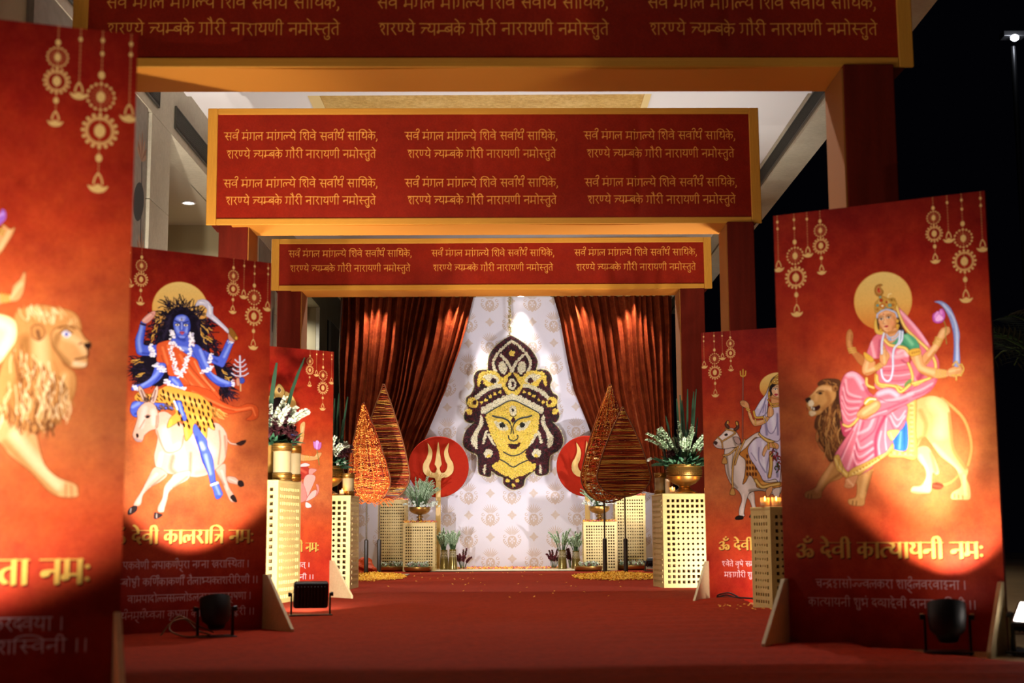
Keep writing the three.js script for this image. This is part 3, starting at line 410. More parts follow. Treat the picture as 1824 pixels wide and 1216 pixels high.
  // animal skin wrap
  b.tones('75 130 120 90 200 110 300 60 360 40 500 80 640 120 760 230 820 260 830 300 740 300 760 420 700 400 690 480 670 505 630 420 590 360 570 440 510 515 490 420 480 340 430 360 350 400 370 320 420 260 330 190 180 180 90 165', '#e09a3c', '#7a4a10', [['320 120 460 140 620 200', '#f6c06a', 50], ['560 300 680 340', '#f3c45c', 40], ['500 380 520 480', '#f6dc60', 26], ['640 420 672 490', '#f6dc60', 22], ['380 340 370 390', '#f0dc50', 22], ['720 340 745 410', '#f0dc50', 22]], 4);
  for (let i = 0; i < 62; i++) { const u = i % 11, v = Math.floor(i / 11), x = 300 + u * 46 + v * 18 + rnd() * 16, y = 90 + v * 52 + u * 11 + rnd() * 14; if (x > 760 || y > 470 || (y > 250 && x < 430) || (y > 350 && x > 560 && x < 600)) continue; b.fill(`${x - 8} ${y - 24} ${x + 10} ${y - 6} ${x + 9} ${y + 22} ${x - 8} ${y + 4}`, '#2c1608'); }
  for (let i = 0; i < 12; i++) { const x = 100 + (i % 6) * 38, y = 115 + Math.floor(i / 6) * 34; b.line(`${x} ${y} ${x + 18} ${y + 20}`, '#2c1608', 10); }
  for (let i = 0; i < 5; i++) b.strands(730 + i * 14, 250, 6, [40, 60], 90, .7, .5, ['#c98438', '#8e5a22', '#e0a458'], 7, rnd);
  b.tones('405 180 440 165 470 180 490 250 515 310 505 340 485 335 465 280 420 220', BLUE, '#161f66', [['450 190 480 290', BL, 22]], 4); b.line('408 172 436 240', '#f1eef6', 14);
  b.tones('570 430 590 370 640 440 690 510 700 570 740 660 755 760 765 880 725 890 700 800 650 690 620 580', BLUE, '#161f66', [['640 540 660 580', '#c4d4ff', 44], ['680 640 720 800', BL, 34], ['600 480 640 640 700 800', BD, 22]], 4);
  b.tones('725 890 780 870 815 940 828 985 790 1022 765 1010 745 940', '#4f6be6', '#161f66', [['770 910 800 980', BL, 24]], 4); b.line('728 900 784 882', '#f1eef6', 20); for (let i = 0; i < 4; i++) b.line(`${776 + i * 12} 1012 ${774 + i * 11} 990`, '#2a3aa0', 4);
  // donkey head
  b.tones('160 190 110 90 112 40 150 80 185 180', '#cdb0a0', '#5a3c34', [['130 80 165 170', '#5a2c2c', 16]], 4); b.tones('205 180 235 80 265 40 272 90 250 170 225 200', '#cdb0a0', '#5a3c34', [['250 80 230 170', '#5a2c2c', 14]], 4);
  b.tones('150 190 210 180 260 230 275 320 262 400 210 420 160 460 140 510 90 508 62 460 75 400 98 320 100 250', D, '#6a4638', [['160 230 130 380', DL, 50], ['230 260 240 360', DL, 50], ['262 300 255 390', DD, 20], ['160 330 120 400', DD, 12]], 4);
  b.strands(180, 170, 14, [60, 20], 40, -1.4, 1, ['#3a2420', '#5a3a30'], 7, rnd); b.strands(330, 215, 20, [150, 40], 50, .6, .6, ['#3a2a26', '#6a4c40'], 8, rnd);
  b.fill('165 308 182 292 205 300 186 316', '#1a1010'); b.line('160 300 186 286 210 296', '#5a3a30', 5); b.fill('88 450 104 444 112 470 96 480', '#2a1614'); b.fill('75 480 110 490 140 500 130 515 90 508', '#a88a88');
}
function paintBullRider(g, rnd) {                                   // rider in white on a white bull with a staff
  const b = new Brush2(g, [4.4791, .1348, -.12, 4.2327, -5515.88, -2657.26], 1260, 650, 4.341), WH = '#cfc4dc', WL = '#f2ecf8', WD = '#6a5c84', INK = '#1c100c';
  halo(b, 545, 170, 138, 108); 
  b.line('277 90 274 570', '#4a2018', 12); b.line('277 90 274 570', '#9a5a48', 7);
  for (const s of ['256 45 260 78 277 84 294 78 298 45', '277 32 277 90']) { b.line(s, GOLD_D, 11); b.line(s, GOLD, 7); }
  const C = '#d8c8bc', CL = '#f4e9de', CD = '#7a6458';
  b.tones('310 1010 360 980 370 1070 384 1120 380 1150 342 1150 345 1100 330 1050', C, INK, [['345 1010 362 1120', CL, 16]], 3); b.fill('325 1165 345 1145 382 1148 380 1170 330 1178', INK);
  b.tones('140 640 220 640 300 580 400 520 480 560 560 760 560 990 420 970 340 980 320 1000 300 1060 285 1140 290 1165 250 1165 248 1110 268 1040 246 980 190 930 150 850 135 760', C, INK, [['230 700 270 860 300 960', CL, 70], ['300 620 400 560', CL, 30], ['150 700 170 860 230 950', CD, 20], ['330 970 450 965 540 980', CD, 26], ['280 1000 270 1140', CL, 16], ['200 680 190 800', CD, 10]], 4);
  b.fill('215 1180 240 1162 278 1166 276 1190 226 1196', INK); b.fill('500 970 555 940 555 1000 535 1030', C, INK, 3);
  b.tones('60 580 100 545 150 500 200 490 240 540 262 600 240 630 190 640 130 650 70 640 46 610', C, INK, [['90 570 170 530', CL, 40], ['200 560 220 620', CD, 20], ['60 620 120 640', '#b89a94', 20]], 4);
  b.fill('46 600 62 588 80 600 66 620', '#3a2420'); b.fill('205 560 240 560 260 600 240 615 215 596', '#b49a90', INK, 4);
  for (const s of ['160 480 146 460 158 440', '216 500 236 480 230 444']) { b.line(s, INK, 26); b.line(s, '#5a3a2c', 16); } b.line('158 450 160 438', '#d8a848', 12); b.line('232 460 228 444', '#d8a848', 12);
  b.fill('130 540 148 528 160 540 144 550', INK); for (const s of ['80 560 110 590 118 640', '110 595 200 540 220 520', '140 495 200 510 216 530']) { b.line(s, '#5a3a18', 14); b.line(s, '#c0904a', 8); }
  for (const s of ['125 700 170 690 230 640', '240 630 205 740 195 880 200 960', '290 580 240 690 215 770']) { b.line(s, '#4a2c10', 17); b.line(s, '#b5843c', 11); b.line(s, '#e6c27a', 3); }
  for (const [x, y] of [[135, 745], [197, 985]]) b.fill(`${x - 10} ${y - 28} ${x + 10} ${y - 28} ${x + 20} ${y + 14} ${x} ${y + 22} ${x - 22} ${y + 14}`, '#c0904a', '#4a2c10', 4);
  // skin rug, skirt
  b.tones('250 690 300 640 380 560 430 640 400 780 440 900 560 900 560 940 400 950 370 900 330 850 300 900 275 920 290 850 295 740', '#c07a2e', INK, [['330 700 340 820', '#e0a050', 30], ['420 910 540 930', '#e8b860', 22]], 4);
  for (let i = 0; i < 16; i++) b.fill(`${305 + (i % 4) * 22} ${690 + Math.floor(i / 4) * 46} ${318 + (i % 4) * 22} ${700 + Math.floor(i / 4) * 46} ${314 + (i % 4) * 22} ${722 + Math.floor(i / 4) * 46} ${302 + (i % 4) * 22} ${712 + Math.floor(i / 4) * 46}`, '#5a2c0c');
  b.tones('400 560 470 570 560 560 560 880 520 880 440 895 410 850 370 780 330 720 315 650 350 590', WH, INK, [['360 600 370 700 430 780', WL, 40], ['430 600 440 760 470 880', WL, 24], ['400 640 400 740 450 830', WD, 12], ['480 700 460 800 470 880', WD, 12], ['530 640 540 860', WD, 20], ['340 680 380 740', WD, 8]], 4);
  for (const w of [['#4a2c10', 30], ['#c79a44', 22], ['#eed080', 6]]) { b.line('408 535 450 575 490 590 560 560', ...w); b.line('490 680 492 780 480 860', ...w); b.line('375 890 420 940 480 930 550 915', ...w); }
  b.tones('470 610 520 600 550 620 540 650 480 640 450 680 440 708 425 690 440 640', SKIN, INK, [['470 630 440 690', SKIN_L, 16]], 3); for (const w of [['#4a2c10', 16], [GOLD, 10]]) { b.line('470 605 476 650', ...w); b.line('505 610 520 640', ...w); }
  b.tones('455 960 500 935 500 970 475 1012 455 1008', SKIN, INK, [], 3);
  // torso, arms, head
  b.tones('430 420 470 330 560 320 560 570 480 575 410 530 420 470', WH, INK, [['500 380 520 500', WL, 40], ['450 430 460 540', WD, 20], ['540 380 545 540', WD, 16]], 4);
  b.tones('498 238 548 236 556 306 525 322 496 304', SKIN, INK, [['500 256 548 268', SKIN_D, 14]], 3);
  b.tones('320 330 345 390 365 425 440 420 480 380 485 405 450 450 400 470 360 470 330 420 310 350', SKIN, INK, [['330 380 370 450 450 420', SKIN_L, 20]], 3);
  b.tones('255 280 290 274 320 300 325 345 300 335 262 312', SKIN, INK, [], 3); for (let i = 0; i < 3; i++) b.line(`256 ${286 + i * 11} 290 ${284 + i * 11}`, '#6a3a18', 3);
  b.tones('465 395 472 330 490 318 508 340 512 380 490 405', SKIN, INK, [['490 340 490 390', SKIN_L, 14]], 3);
  b.tones('545 80 500 110 475 170 450 230 410 280 380 330 360 370 372 410 420 400 460 370 470 300 480 200 510 140 560 100', WH, INK, [['500 120 460 220 400 330', WL, 24], ['520 110 480 180 440 300 400 390', WD, 10], ['450 260 430 370', WD, 8]], 4);
  for (const w of [['#4a2c10', 20], [GOLD, 14]]) { b.line('545 85 505 125 485 180 478 250', ...w); b.line('360 360 375 405 430 405', ...w); }
  b.tones('480 240 480 180 500 150 560 130 560 160 510 170 500 230', '#1a1012', null, []);
  b.tones('498 190 520 162 565 158 565 250 520 245 500 220', '#e2ae80', INK, [['530 180 540 230', '#f6d2aa', 24]], 3);
  b.fill('510 190 525 182 540 190 525 197', '#f4ecdc'); b.disc(526, 190, 5, 6, INK); b.line('508 188 526 179 542 188', INK, 4); b.line('508 174 526 166 542 172', INK, 4); b.fill('516 232 532 224 548 230 532 242', '#b03040'); b.disc(478, 225, 8, 18, GOLD, GOLD_D, 3);
  b.fill('500 145 510 110 560 95 560 150', '#c2913c', '#4a2c10', 4); for (const [x, y] of [[520, 130], [540, 115], [545, 135]]) b.disc(x, y, 8, 8, '#e8c870', '#5a3a10', 3);
  for (const w of [['#4a2c10', 12], [GOLD, 7]]) { b.line('468 270 500 305 550 300', ...w); b.line('480 290 505 325 550 322', ...w); }
  b.g.setLineDash([1, 8]); b.line('452 310 450 420 470 510 500 530 530 480 545 380', '#8a80a4', 9); b.g.setLineDash([]);
  bangles(b, ['304 345 330 360', '300 330 328 345', '436 412 448 446', '450 402 462 436', '372 420 374 460'], 7);
  b.strands(530, 720, 20, [50, 160], 40, 1.4, 2, ['#7a1018', '#4a0a12', '#2c3c1c'], 9, rnd);
}
function paintLionHead(g, rnd) {                                    // a lion facing right, front leg, raised hands at the left
  const b = new Brush2(g, [1.6014, -.0599, .0618, 1.6538, 615.78, -42.71], 0, 360, 2.25);
  b.tones('-120 60 -30 40 -6 52 8 30 22 44 16 78 -40 110', '#9a60c0', null, [['-20 60 10 50', '#d8a8f0', 14]]);
  b.tones('-60 140 0 120 10 92 40 110 58 102 50 130 30 165 0 210 -60 260', SKIN, '#8a5024', [['0 190 36 120', SKIN_L, 16]], 3); bangles(b, ['-8 110 18 120', '-14 124 12 134'], 5);
  b.tones('-60 370 0 372 40 378 52 340 80 310 96 282 102 300 94 360 76 394 40 405 -60 420', SKIN, '#8a5024', [['40 390 84 330', SKIN_L, 16]], 3); bangles(b, ['6 372 10 404', '20 374 24 404', '34 376 36 402'], 6);
  b.tones('-100 800 0 850 90 900 140 920 160 990 180 1050 230 1100 300 1130 312 1160 306 1180 240 1178 190 1150 120 1075 40 1010 0 960 -100 900', '#e2a56a', '#8a5024', [['60 930 140 1030 230 1130', '#ffdcae', 50], ['20 960 130 1080 220 1165', '#b0743c', 26], ['262 1130 262 1178', '#8a5024', 6], ['284 1134 286 1178', '#8a5024', 6]], 4);
  b.tones('60 452 100 426 160 414 230 424 290 440 318 470 326 520 300 560 250 640 300 690 302 760 270 830 230 890 170 918 120 915 60 890 10 850 -20 780 10 650 40 560', '#c88a4c', '#9a5e2c', [['100 560 90 700 60 830', '#8a5628', 60], ['160 560 170 720 180 840', '#f2c68e', 70], ['260 700 250 800', '#e0ac70', 40]], 4);
  for (const [x, y, l] of [[80, 600, 130], [130, 640, 150], [190, 660, 150], [60, 740, 130], [110, 780, 130], [170, 800, 110], [230, 720, 120], [260, 780, 80], [40, 820, 60], [220, 840, 60]]) b.strands(x, y, 16, [60, 60], l, 1.6, .6, ['#f0c48a', '#8a5628', '#b57a40', '#6a3c1c', '#ffdca8'], 5, rnd);
  b.strands(160, 430, 40, [180, 30], 50, 1.2, 1, ['#e8b87a', '#b57a40', '#ffd9a4'], 5, rnd); b.strands(150, 880, 30, [140, 40], 46, 1.7, .8, ['#5a321a', '#7a4a26', '#c88a4c'], 6, rnd); b.strands(290, 490, 20, [40, 50], 40, 1.9, 1, ['#e8b87a', '#b57a40'], 5, rnd);
  b.tones('210 520 250 500 310 505 340 545 366 572 352 610 350 655 330 668 292 668 260 650 230 610 206 570', '#d59a5c', '#7a4a22', [['260 540 310 560 340 600', '#f4c890', 36], ['230 540 220 590 270 650', '#8e5c2c', 30], ['300 650 340 655', '#f4e0c0', 22]], 4);
  b.fill('336 572 362 566 366 582 350 592', '#2c1812'); b.line('350 592 352 620 300 634', '#5a2c18', 6); b.line('316 572 330 566', '#6a3a1c', 5); b.fill('248 530 264 518 284 532 266 545', '#f0ecf8'); b.disc(266, 532, 8, 9, '#4a50a0'); b.line('240 528 264 512 290 528', '#3a2014', 6); b.line('236 508 270 500 300 512', '#8a5628', 7);
  b.tones('130 500 165 496 180 530 160 556 136 550 126 524', '#c08448', '#6a3a1c', [['150 520 156 545', '#4a2814', 16]], 4);
  b.tones('-60 450 0 452 50 470 68 500 64 560 30 610 0 650 -60 680', '#f0d8a0', '#a87838', [['-20 480 40 520 10 600', '#fff0c8', 40]], 4);
}
function paintLotusRider(g, rnd) {                                  // only the right half shows: arm with a lotus, petals
  const b = new Brush2(g, [5.4368, -.1787, .0812, 4.6178, -2266.37, -2765.38], 478, 660, 4.68);
  halo(b, 105, 300, 125, 130); b.fill('50 170 88 112 135 170 110 230 60 230', '#d8b060', '#7a5420', 5); b.fill('72 165 88 140 106 165 88 190', '#6a4a30', '#f0dca0', 4);
  b.tones('30 260 110 230 150 330 130 440 40 440', '#1c1012', null, []);
  b.tones('40 470 150 480 240 520 260 620 200 660 60 640', '#7a1f38', null, [['100 520 200 600', '#b04a60', 30]]); b.tones('175 530 215 510 235 570 180 590', '#3f66c0', '#20346a', [['200 530 210 570', '#8ab0f0', 14]], 3);
  b.tones('230 620 262 560 262 460 290 425 305 440 298 510 290 580 250 650', SKIN, '#8a5024', [['270 560 285 470', SKIN_L, 14]], 3); bangles(b, ['258 540 294 550', '260 526 296 534'], 5);
  b.tones('230 690 300 705 380 715 400 690 440 684 442 702 410 740 340 752 260 748', SKIN, '#8a5024', [['300 720 400 710', SKIN_L, 14]], 3); bangles(b, ['306 706 304 750', '322 708 320 750', '340 712 338 752'], 5);
  b.line('402 660 414 720 424 790', '#6a7a3c', 6);
  for (const [s, c] of [['375 620 376 590 400 610 405 650 385 650', '#c880c8'], ['390 600 405 580 425 600 420 650 395 655', '#e2a4e4'], ['420 610 440 598 438 640 415 660', '#c070bc']]) b.fill(s, c, '#8a3c86', 3);
  b.tones('150 790 260 780 320 800 345 850 300 900 180 900', '#a83428', '#6a1a14', [['260 820 310 850', '#d86850', 24]], 3);
  for (const [s, c] of [['240 800 300 770 345 785 320 800', '#e8c8c8'], ['340 820 402 828 370 860 340 890', '#d89088'], ['300 890 340 865 392 890 350 1000 320 1050 290 960', '#e2a49a'], ['310 1080 360 1010 400 1000 390 1050 330 1085', '#e6b0a8'], ['395 950 418 960 420 1010 392 1050 405 1000', '#d88a80'], ['310 1095 350 1115 355 1140 310 1140', '#ecd0d0'], ['160 900 260 900 320 1060 240 1100 140 1060', '#d8847a']]) b.fill(s, c, '#9a4a48', 3);
}
// ---------------------------------------------------------------- the place: porch with a coffered ceiling, wall piers at one side, night at the other
const mStone = M(0xffffff, .62, { map: grain('#b9b29a', 256, 256, 11, [[8, [255, 250, 230, 24], [90, 80, 60, 22]], [60, [255, 250, 230, 16], [80, 70, 50, 16]], [256, [255, 255, 240, 12], [60, 50, 40, 14]]], true, .5, .5) });
const mWall = M(0xa89c78, .85), mDark = M(0x0c0b09, .8), mCeil = M(0xdfdedb, .9), mSoffit = M(0xb5ad96, .9);
const mFloor = M(0xffffff, .28, { map: grain('#a98f63', 512, 512, 12, [[6, [255, 230, 180, 26], [60, 40, 20, 30]], [40, [255, 230, 180, 20], [60, 40, 20, 26]], [200, [255, 240, 200, 18], [50, 30, 10, 22]]], true, .3, .3) });
struct('floor', metreUV(span(-14, 14, -.2, 0, -40, 4)), mFloor);
{
  const R = 1.145, RY = (y) => y <= 0 ? 0 : .63 + (y - .63) * R, room = (x0, x1, y0, y1, z0, z1) => span(x0 * R, x1 * R, RY(y0), RY(y1), z0 * R, z1 * R);
  const piers = [[2, 13, 9.2, 12.19, 12.3], [17, 19.9, 17.8, 18.95, 19.08], [23.4, 28, 24.95, 26.6, 24.4]];
  const [c, g] = canvas(512, 1024), rnd = rng(21);                  // lotus mural painted on grey plaster
  g.fillStyle = '#8d8779'; g.fillRect(0, 0, 512, 1024); noiseInto(g, 512, 1024, rnd, [[10, [220, 210, 190, 30], [50, 45, 40, 34]], [70, [220, 210, 190, 22], [50, 45, 40, 26]]]);
  for (const [x, y, k] of [[486, 96, .62], [498, 300, .6], [470, 560, .9], [300, 330, 1], [150, 500, 1.1]]) {
    g.strokeStyle = '#23282a'; g.lineWidth = 4; g.beginPath(); g.moveTo(x, y + 20); g.quadraticCurveTo(x + 14, y + 160, x - 6, 1024); g.stroke();
    g.fillStyle = '#333a3a'; g.beginPath(); g.ellipse(x - 10, y + 190 * k, 44 * k, 70 * k, .3, 0, 7); g.fill();
    for (let i = -3; i <= 3; i++) { g.fillStyle = i % 2 ? '#a88468' : '#8b664c'; g.save(); g.translate(x, y + 30); g.rotate(i * .3); g.beginPath(); g.moveTo(0, 0); g.quadraticCurveTo(-14 * k, -50 * k, 0, -(110 - Math.abs(i) * 18) * k); g.quadraticCurveTo(14 * k, -50 * k, 0, 0); g.fill(); g.restore(); }
  }
  const mMural = M(0xffffff, .8, { map: texture(c) });
  piers.forEach(([a, b, m0, m1, s], i) => {
    const w = thing('wall_left', '', ''); w.userData = { kind: 'structure' };
    part('wall_core', room(-9, -3.26, 0, 4.36, -b, -a), mWall, w);
    const face = (name, z0, z1, y0, y1, mat, x = -3.2) => part(name, metreUV(room(-3.27, x, y0, y1, -z1, -z0)), mat, w);
    const [p0, p1] = i === 0 ? [s, b] : i === 1 ? [s, b] : [a, s];
    for (let y = -.43, k = 0; k < 6; k++, y += .8) face('stone_slab', p0 + .004, p1 - .004, Math.max(0, y + .004), Math.min(4.356, y + .796), mStone);
    if (i === 1) for (let y = -.43, k = 0; k < 6; k++, y += .8) face('stone_slab', 17.004, 17.7, Math.max(0, y + .004), Math.min(4.356, y + .796), mStone);
    part('shadow_gap', room(-3.275, -3.25, 0, 4.36, -Math.max(m1, s) - .02, -Math.min(m1, s) - .0), mDark, w);
    const mg = room(-3.27, -3.21, 0, 4.36, -m1, -m0); part('mural_panel', mg, mMural, w);
  });
  struct('wall_left_end', room(-9.2, -9, 0, 4.36, -30, 2), mWall);
  struct('wall_back', room(-9, -3.1, 0, 5.2, -28.4, -28.2), mWall);
  // soffit beside the coffers, side fascias, coffered ceiling, beams
  struct('ceiling_soffit', room(-9, -3.45, 4.36, 4.5, -28, 2), mSoffit);
  struct('ceiling', room(-3.5, 3.3, 4.97, 5.25, -28.2, 2), mCeil);
  struct('ceiling_low', span(-3.06, 2.86, 4.74, 5.0, -25.2, -23.6), mSoffit);
  struct('beam_cross', room(-3.2, 2.98, 4.91, 4.98, -13.6, -12.9), mCeil);
  const fas = (name, x0, x1, y0, y1) => struct(name, metreUV(room(x0, x1, y0, y1, -26.3, 2)), mStone);
  fas('beam_left', -3.46, -3.2, 4.36, 5.0); fas('beam_right', 2.98, 3.28, 4.66, 5.0);
  struct('trim_1', room(2.965, 2.985, 4.7, 4.715, -26.2, 1), M(0x5a5140, .7));
  const mVent = M(0x3c3a30, .55, { metalness: .4 }), mHole = M(0x070707, .9);
  const vent = (x, side, y0, y1, z0, z1, label) => {
    const k = R; x *= k; y0 = RY(y0); y1 = RY(y1); z0 *= k; z1 *= k;
    const t = thing('air_vent', label, 'vent', [x, 0, 0]), d = side * .012, L = z1 - z0, h = y1 - y0, zc = -(z0 + z1) / 2, yc = (y0 + y1) / 2;
    part('backing', box(.006, h, L, side * .003, yc, zc), mHole, t);
    for (const yy of [y0, y1]) part('frame', box(.02, .014, L, d, yy, zc), mVent, t);
    for (const zz of [-z0, -z1]) part('frame', box(.02, h, .014, d, yc, zz), mVent, t);
    const l = []; for (let z = z0 + .02; z < z1; z += .021) l.push(box(.01, h, .006, d, yc, -z)); for (let y = y0 + .02; y < y1; y += .022) l.push(box(.008, .006, L, d, y, zc));
    part('grille', l, mVent, t, 'stuff');
  };
  vent(-3.2, 1, 4.45, 4.66, 13.12, 16.4, 'long dark grille vent in the left ceiling fascia past the crossbeam');
  vent(-3.2, 1, 4.46, 4.68, 9.2, 12.5, 'dark grille vent in the left ceiling fascia above the nearest lion panel');
  vent(2.98, -1, 4.72, 4.88, 12.95, 17.2, 'long dark grille vent in the right ceiling fascia by the night sky');
  // gold leaf panel let into the ceiling
  const gold = thing('ceiling_panel', '', ''); gold.userData = { kind: 'structure' };
  const mLeaf = M(0xffffff, .5, { map: grain('#d9b868', 512, 512, 31, [[9, [255, 236, 170, 60], [140, 90, 20, 50]], [50, [255, 240, 190, 60], [130, 80, 20, 60]], [190, [255, 245, 210, 46], [110, 70, 10, 50]]], true, .6, .6), metalness: .25 });
  part('gold_panel', metreUV(room(-1.93, 1.36, 4.95, 4.975, -18.4, -13.7)), mLeaf, gold);
  for (const g of [room(-2.02, -1.9, 4.935, 4.975, -18.4, -13.66), room(1.33, 1.4, 4.935, 4.975, -18.4, -13.66)]) part('gold_frame', g, M(0xe2cc8e, .5), gold);
  const ring = part('hook_ring', new THREE.TorusGeometry(.045, .008, 8, 20).rotateX(Math.PI / 2).translate(-.27 * R, RY(4.93), -14.35 * R), M(0x2c2010, .4, { metalness: .7 }), gold); ring.userData.label = 'dark metal hook ring';
}
function downlight(x, y, z, r, glow, power, label, half, tilt = 0) {
  const t = thing('ceiling_downlight', label, 'ceiling light', [x, y, z]);
  part('trim_ring', lathe([[r, .02], [r * 1.35, .02], [r * 1.4, -.006], [r * 1.3, -.016], [r * 1.04, -.012], [r, .02]], 32), M(0xe8e6e0, .4), t);
  part('diffuser', new THREE.CylinderGeometry(r, r, .012, 28).translate(0, .002, 0), M(0xffffff, .5, { emissive: COOL, emissiveIntensity: glow }), t);
  spot([x, y - .03, z], [x, y - 3, z + tilt], power, half, .5, COOL, 2.5);
}
downlight(-4.2, 4.9, -18.1, .07, 9, POWER.down, 'small round recessed downlight in the soffit of the first wall bay', 1.38);
for (const [z, w] of [[11.2, 'between the nearest and the middle gate'], [19.9, 'between the farthest gate and the stage']]) for (const s of [-1, 1]) downlight(s * 1.25 - .1, 5.58, -z, .07, 8, POWER.hall * (z < 15 ? .8 : 1.05), `added unseen ceiling downlight ${w} on the ${s < 0 ? 'wall pier' : 'open night'} side`, 1.15);  // added downlights, hidden by the gates, that brighten the carpet
downlight(-4.3, 4.9, -26.2, .07, 9, POWER.down * .45, 'added unseen downlight in the soffit of the second wall bay', 1.3);  // added to brighten the end wall of this bay
// ---------------------------------------------------------------- carpets, gates, printed panels
const RED = '#841a05', PRINT = { specularIntensity: .25 };
{
  const rib = grain('#8a260a', 256, 256, 41, [[40, [200, 60, 40, 26], [30, 0, 0, 40]], [256, [220, 80, 60, 30], [20, 0, 0, 40]]], true, 1, 1);
  const [bc, bg] = canvas(64, 256); for (let y = 0; y < 256; y++) { const v = 128 + 100 * Math.sin(y / 256 * Math.PI * 2 * 16); bg.fillStyle = `rgb(${v},${v},${v})`; bg.fillRect(0, y, 64, 1); } noiseInto(bg, 64, 256, rng(42), [[64, [255, 255, 255, 60], [0, 0, 0, 60]]]);
  const mCarpet = MP(0xffffff, .95, { map: rib, bumpMap: texture(bc, 1, 1, false), bumpScale: .004, specularIntensity: .2 });
  const carpet = (x0, x1, z0, z1, y, wave, edge, label) => {
    const nx = 60, nz = Math.round((z1 - z0) * 14), P = [], U = [], I = [], rnd = rng(43), ph = [...Array(8)].map(() => rnd() * 6);
    const row = nx + 3;
    for (let j = 0; j <= nz; j++) for (let i = -1; i <= nx + 1; i++) {
      const k = Math.min(nx, Math.max(0, i)), z = z0 + (z1 - z0) * j / nz + (j === nz ? .03 * Math.sin(k * .37 + ph[0]) + .02 * Math.sin(k * .9) : 0), x = x0 + (edge(z) - x0) * k / nx, right = THREE.MathUtils.smoothstep(x, .1, 1.6);
      let h = y + wave * (.5 + .5 * Math.sin(z * 15.5 + Math.sin(x * 2 + ph[1]) * .8)) * (.12 + .88 * right) + wave * .5 * (.5 + .5 * Math.sin(x * 3.1 + z * 1.3 + ph[2])) + .03 * Math.exp(-((x - 1.86) ** 2) / .05 - ((z - 12.6) ** 2) / .1);
      if (i < 0 || i > nx) h = 0;
      P.push(x, h, -z); U.push(x, z);
    }
    for (let j = 0; j < nz; j++) for (let i = 0; i < row - 1; i++) { const a = j * row + i; I.push(a, a + 1, a + row, a + row, a + 1, a + row + 1); }
    const b = P.length / 3; for (const j of [0, nz]) for (let i = 0; i < row; i++) { const s = (j * row + i) * 3; P.push(P[s], P[s + 1], P[s + 2], P[s], 0, P[s + 2]); U.push(P[s], 0, P[s], .02); }
    for (let e = 0; e < 2; e++) for (let i = 0; i < row - 1; i++) { const a = b + (e * row + i) * 2; I.push(a, a + 1, a + 2, a + 2, a + 1, a + 3); }
    const g = new THREE.BufferGeometry(); g.setAttribute('position', new THREE.Float32BufferAttribute(P, 3)); g.setAttribute('uv', new THREE.Float32BufferAttribute(U, 2)); g.setIndex(I); g.computeVertexNormals();
    return single('carpet', g, mCarpet, label, 'carpet');
  };
  const near = (z) => 2.12 + .12 * Math.sin(z * .9) - .38 * THREE.MathUtils.smoothstep(z, 7.0, 7.9) * (1 - THREE.MathUtils.smoothstep(z, 8.2, 9.4)) + .7 * THREE.MathUtils.smoothstep(7.1 - z, 0, .7);
  carpet(-3.1, 2.6, 12.9, 24.2, .004, .004, () => 3.0, 'far red carpet running up to the damask backdrop');
  carpet(-3.1, 2.4, 1.2, 13.1, .012, .012, near, 'near red carpet with a loose wavy front and curling side edge');
}
const L1 = 'सर्व मंगल मांगल्ये शिवे सर्वार्थ साधिके,', L2 = 'शरण्ये त्र्यम्बके गौरी नारायणी नमोस्तुते';
const mGold = M(0xffffff, .75, { map: grain('#c5851b', 256, 256, 51, [[12, [255, 200, 90, 20], [90, 50, 0, 22]], [256, [255, 210, 120, 22], [80, 40, 0, 26]]]) }), mGoldCloth = M(0xc9801c, .8), mInner = M(0x8c5206, .85), mPost = MP(0xffffff, .8, { specularIntensity: .2, map: grain('#5a1607', 256, 256, 52, [[10, [180, 50, 30, 22], [30, 0, 0, 26]], [256, [190, 60, 40, 20], [20, 0, 0, 26]]]) });  // mInner, mPost: gate cloths darkened in colour where the posts get less light
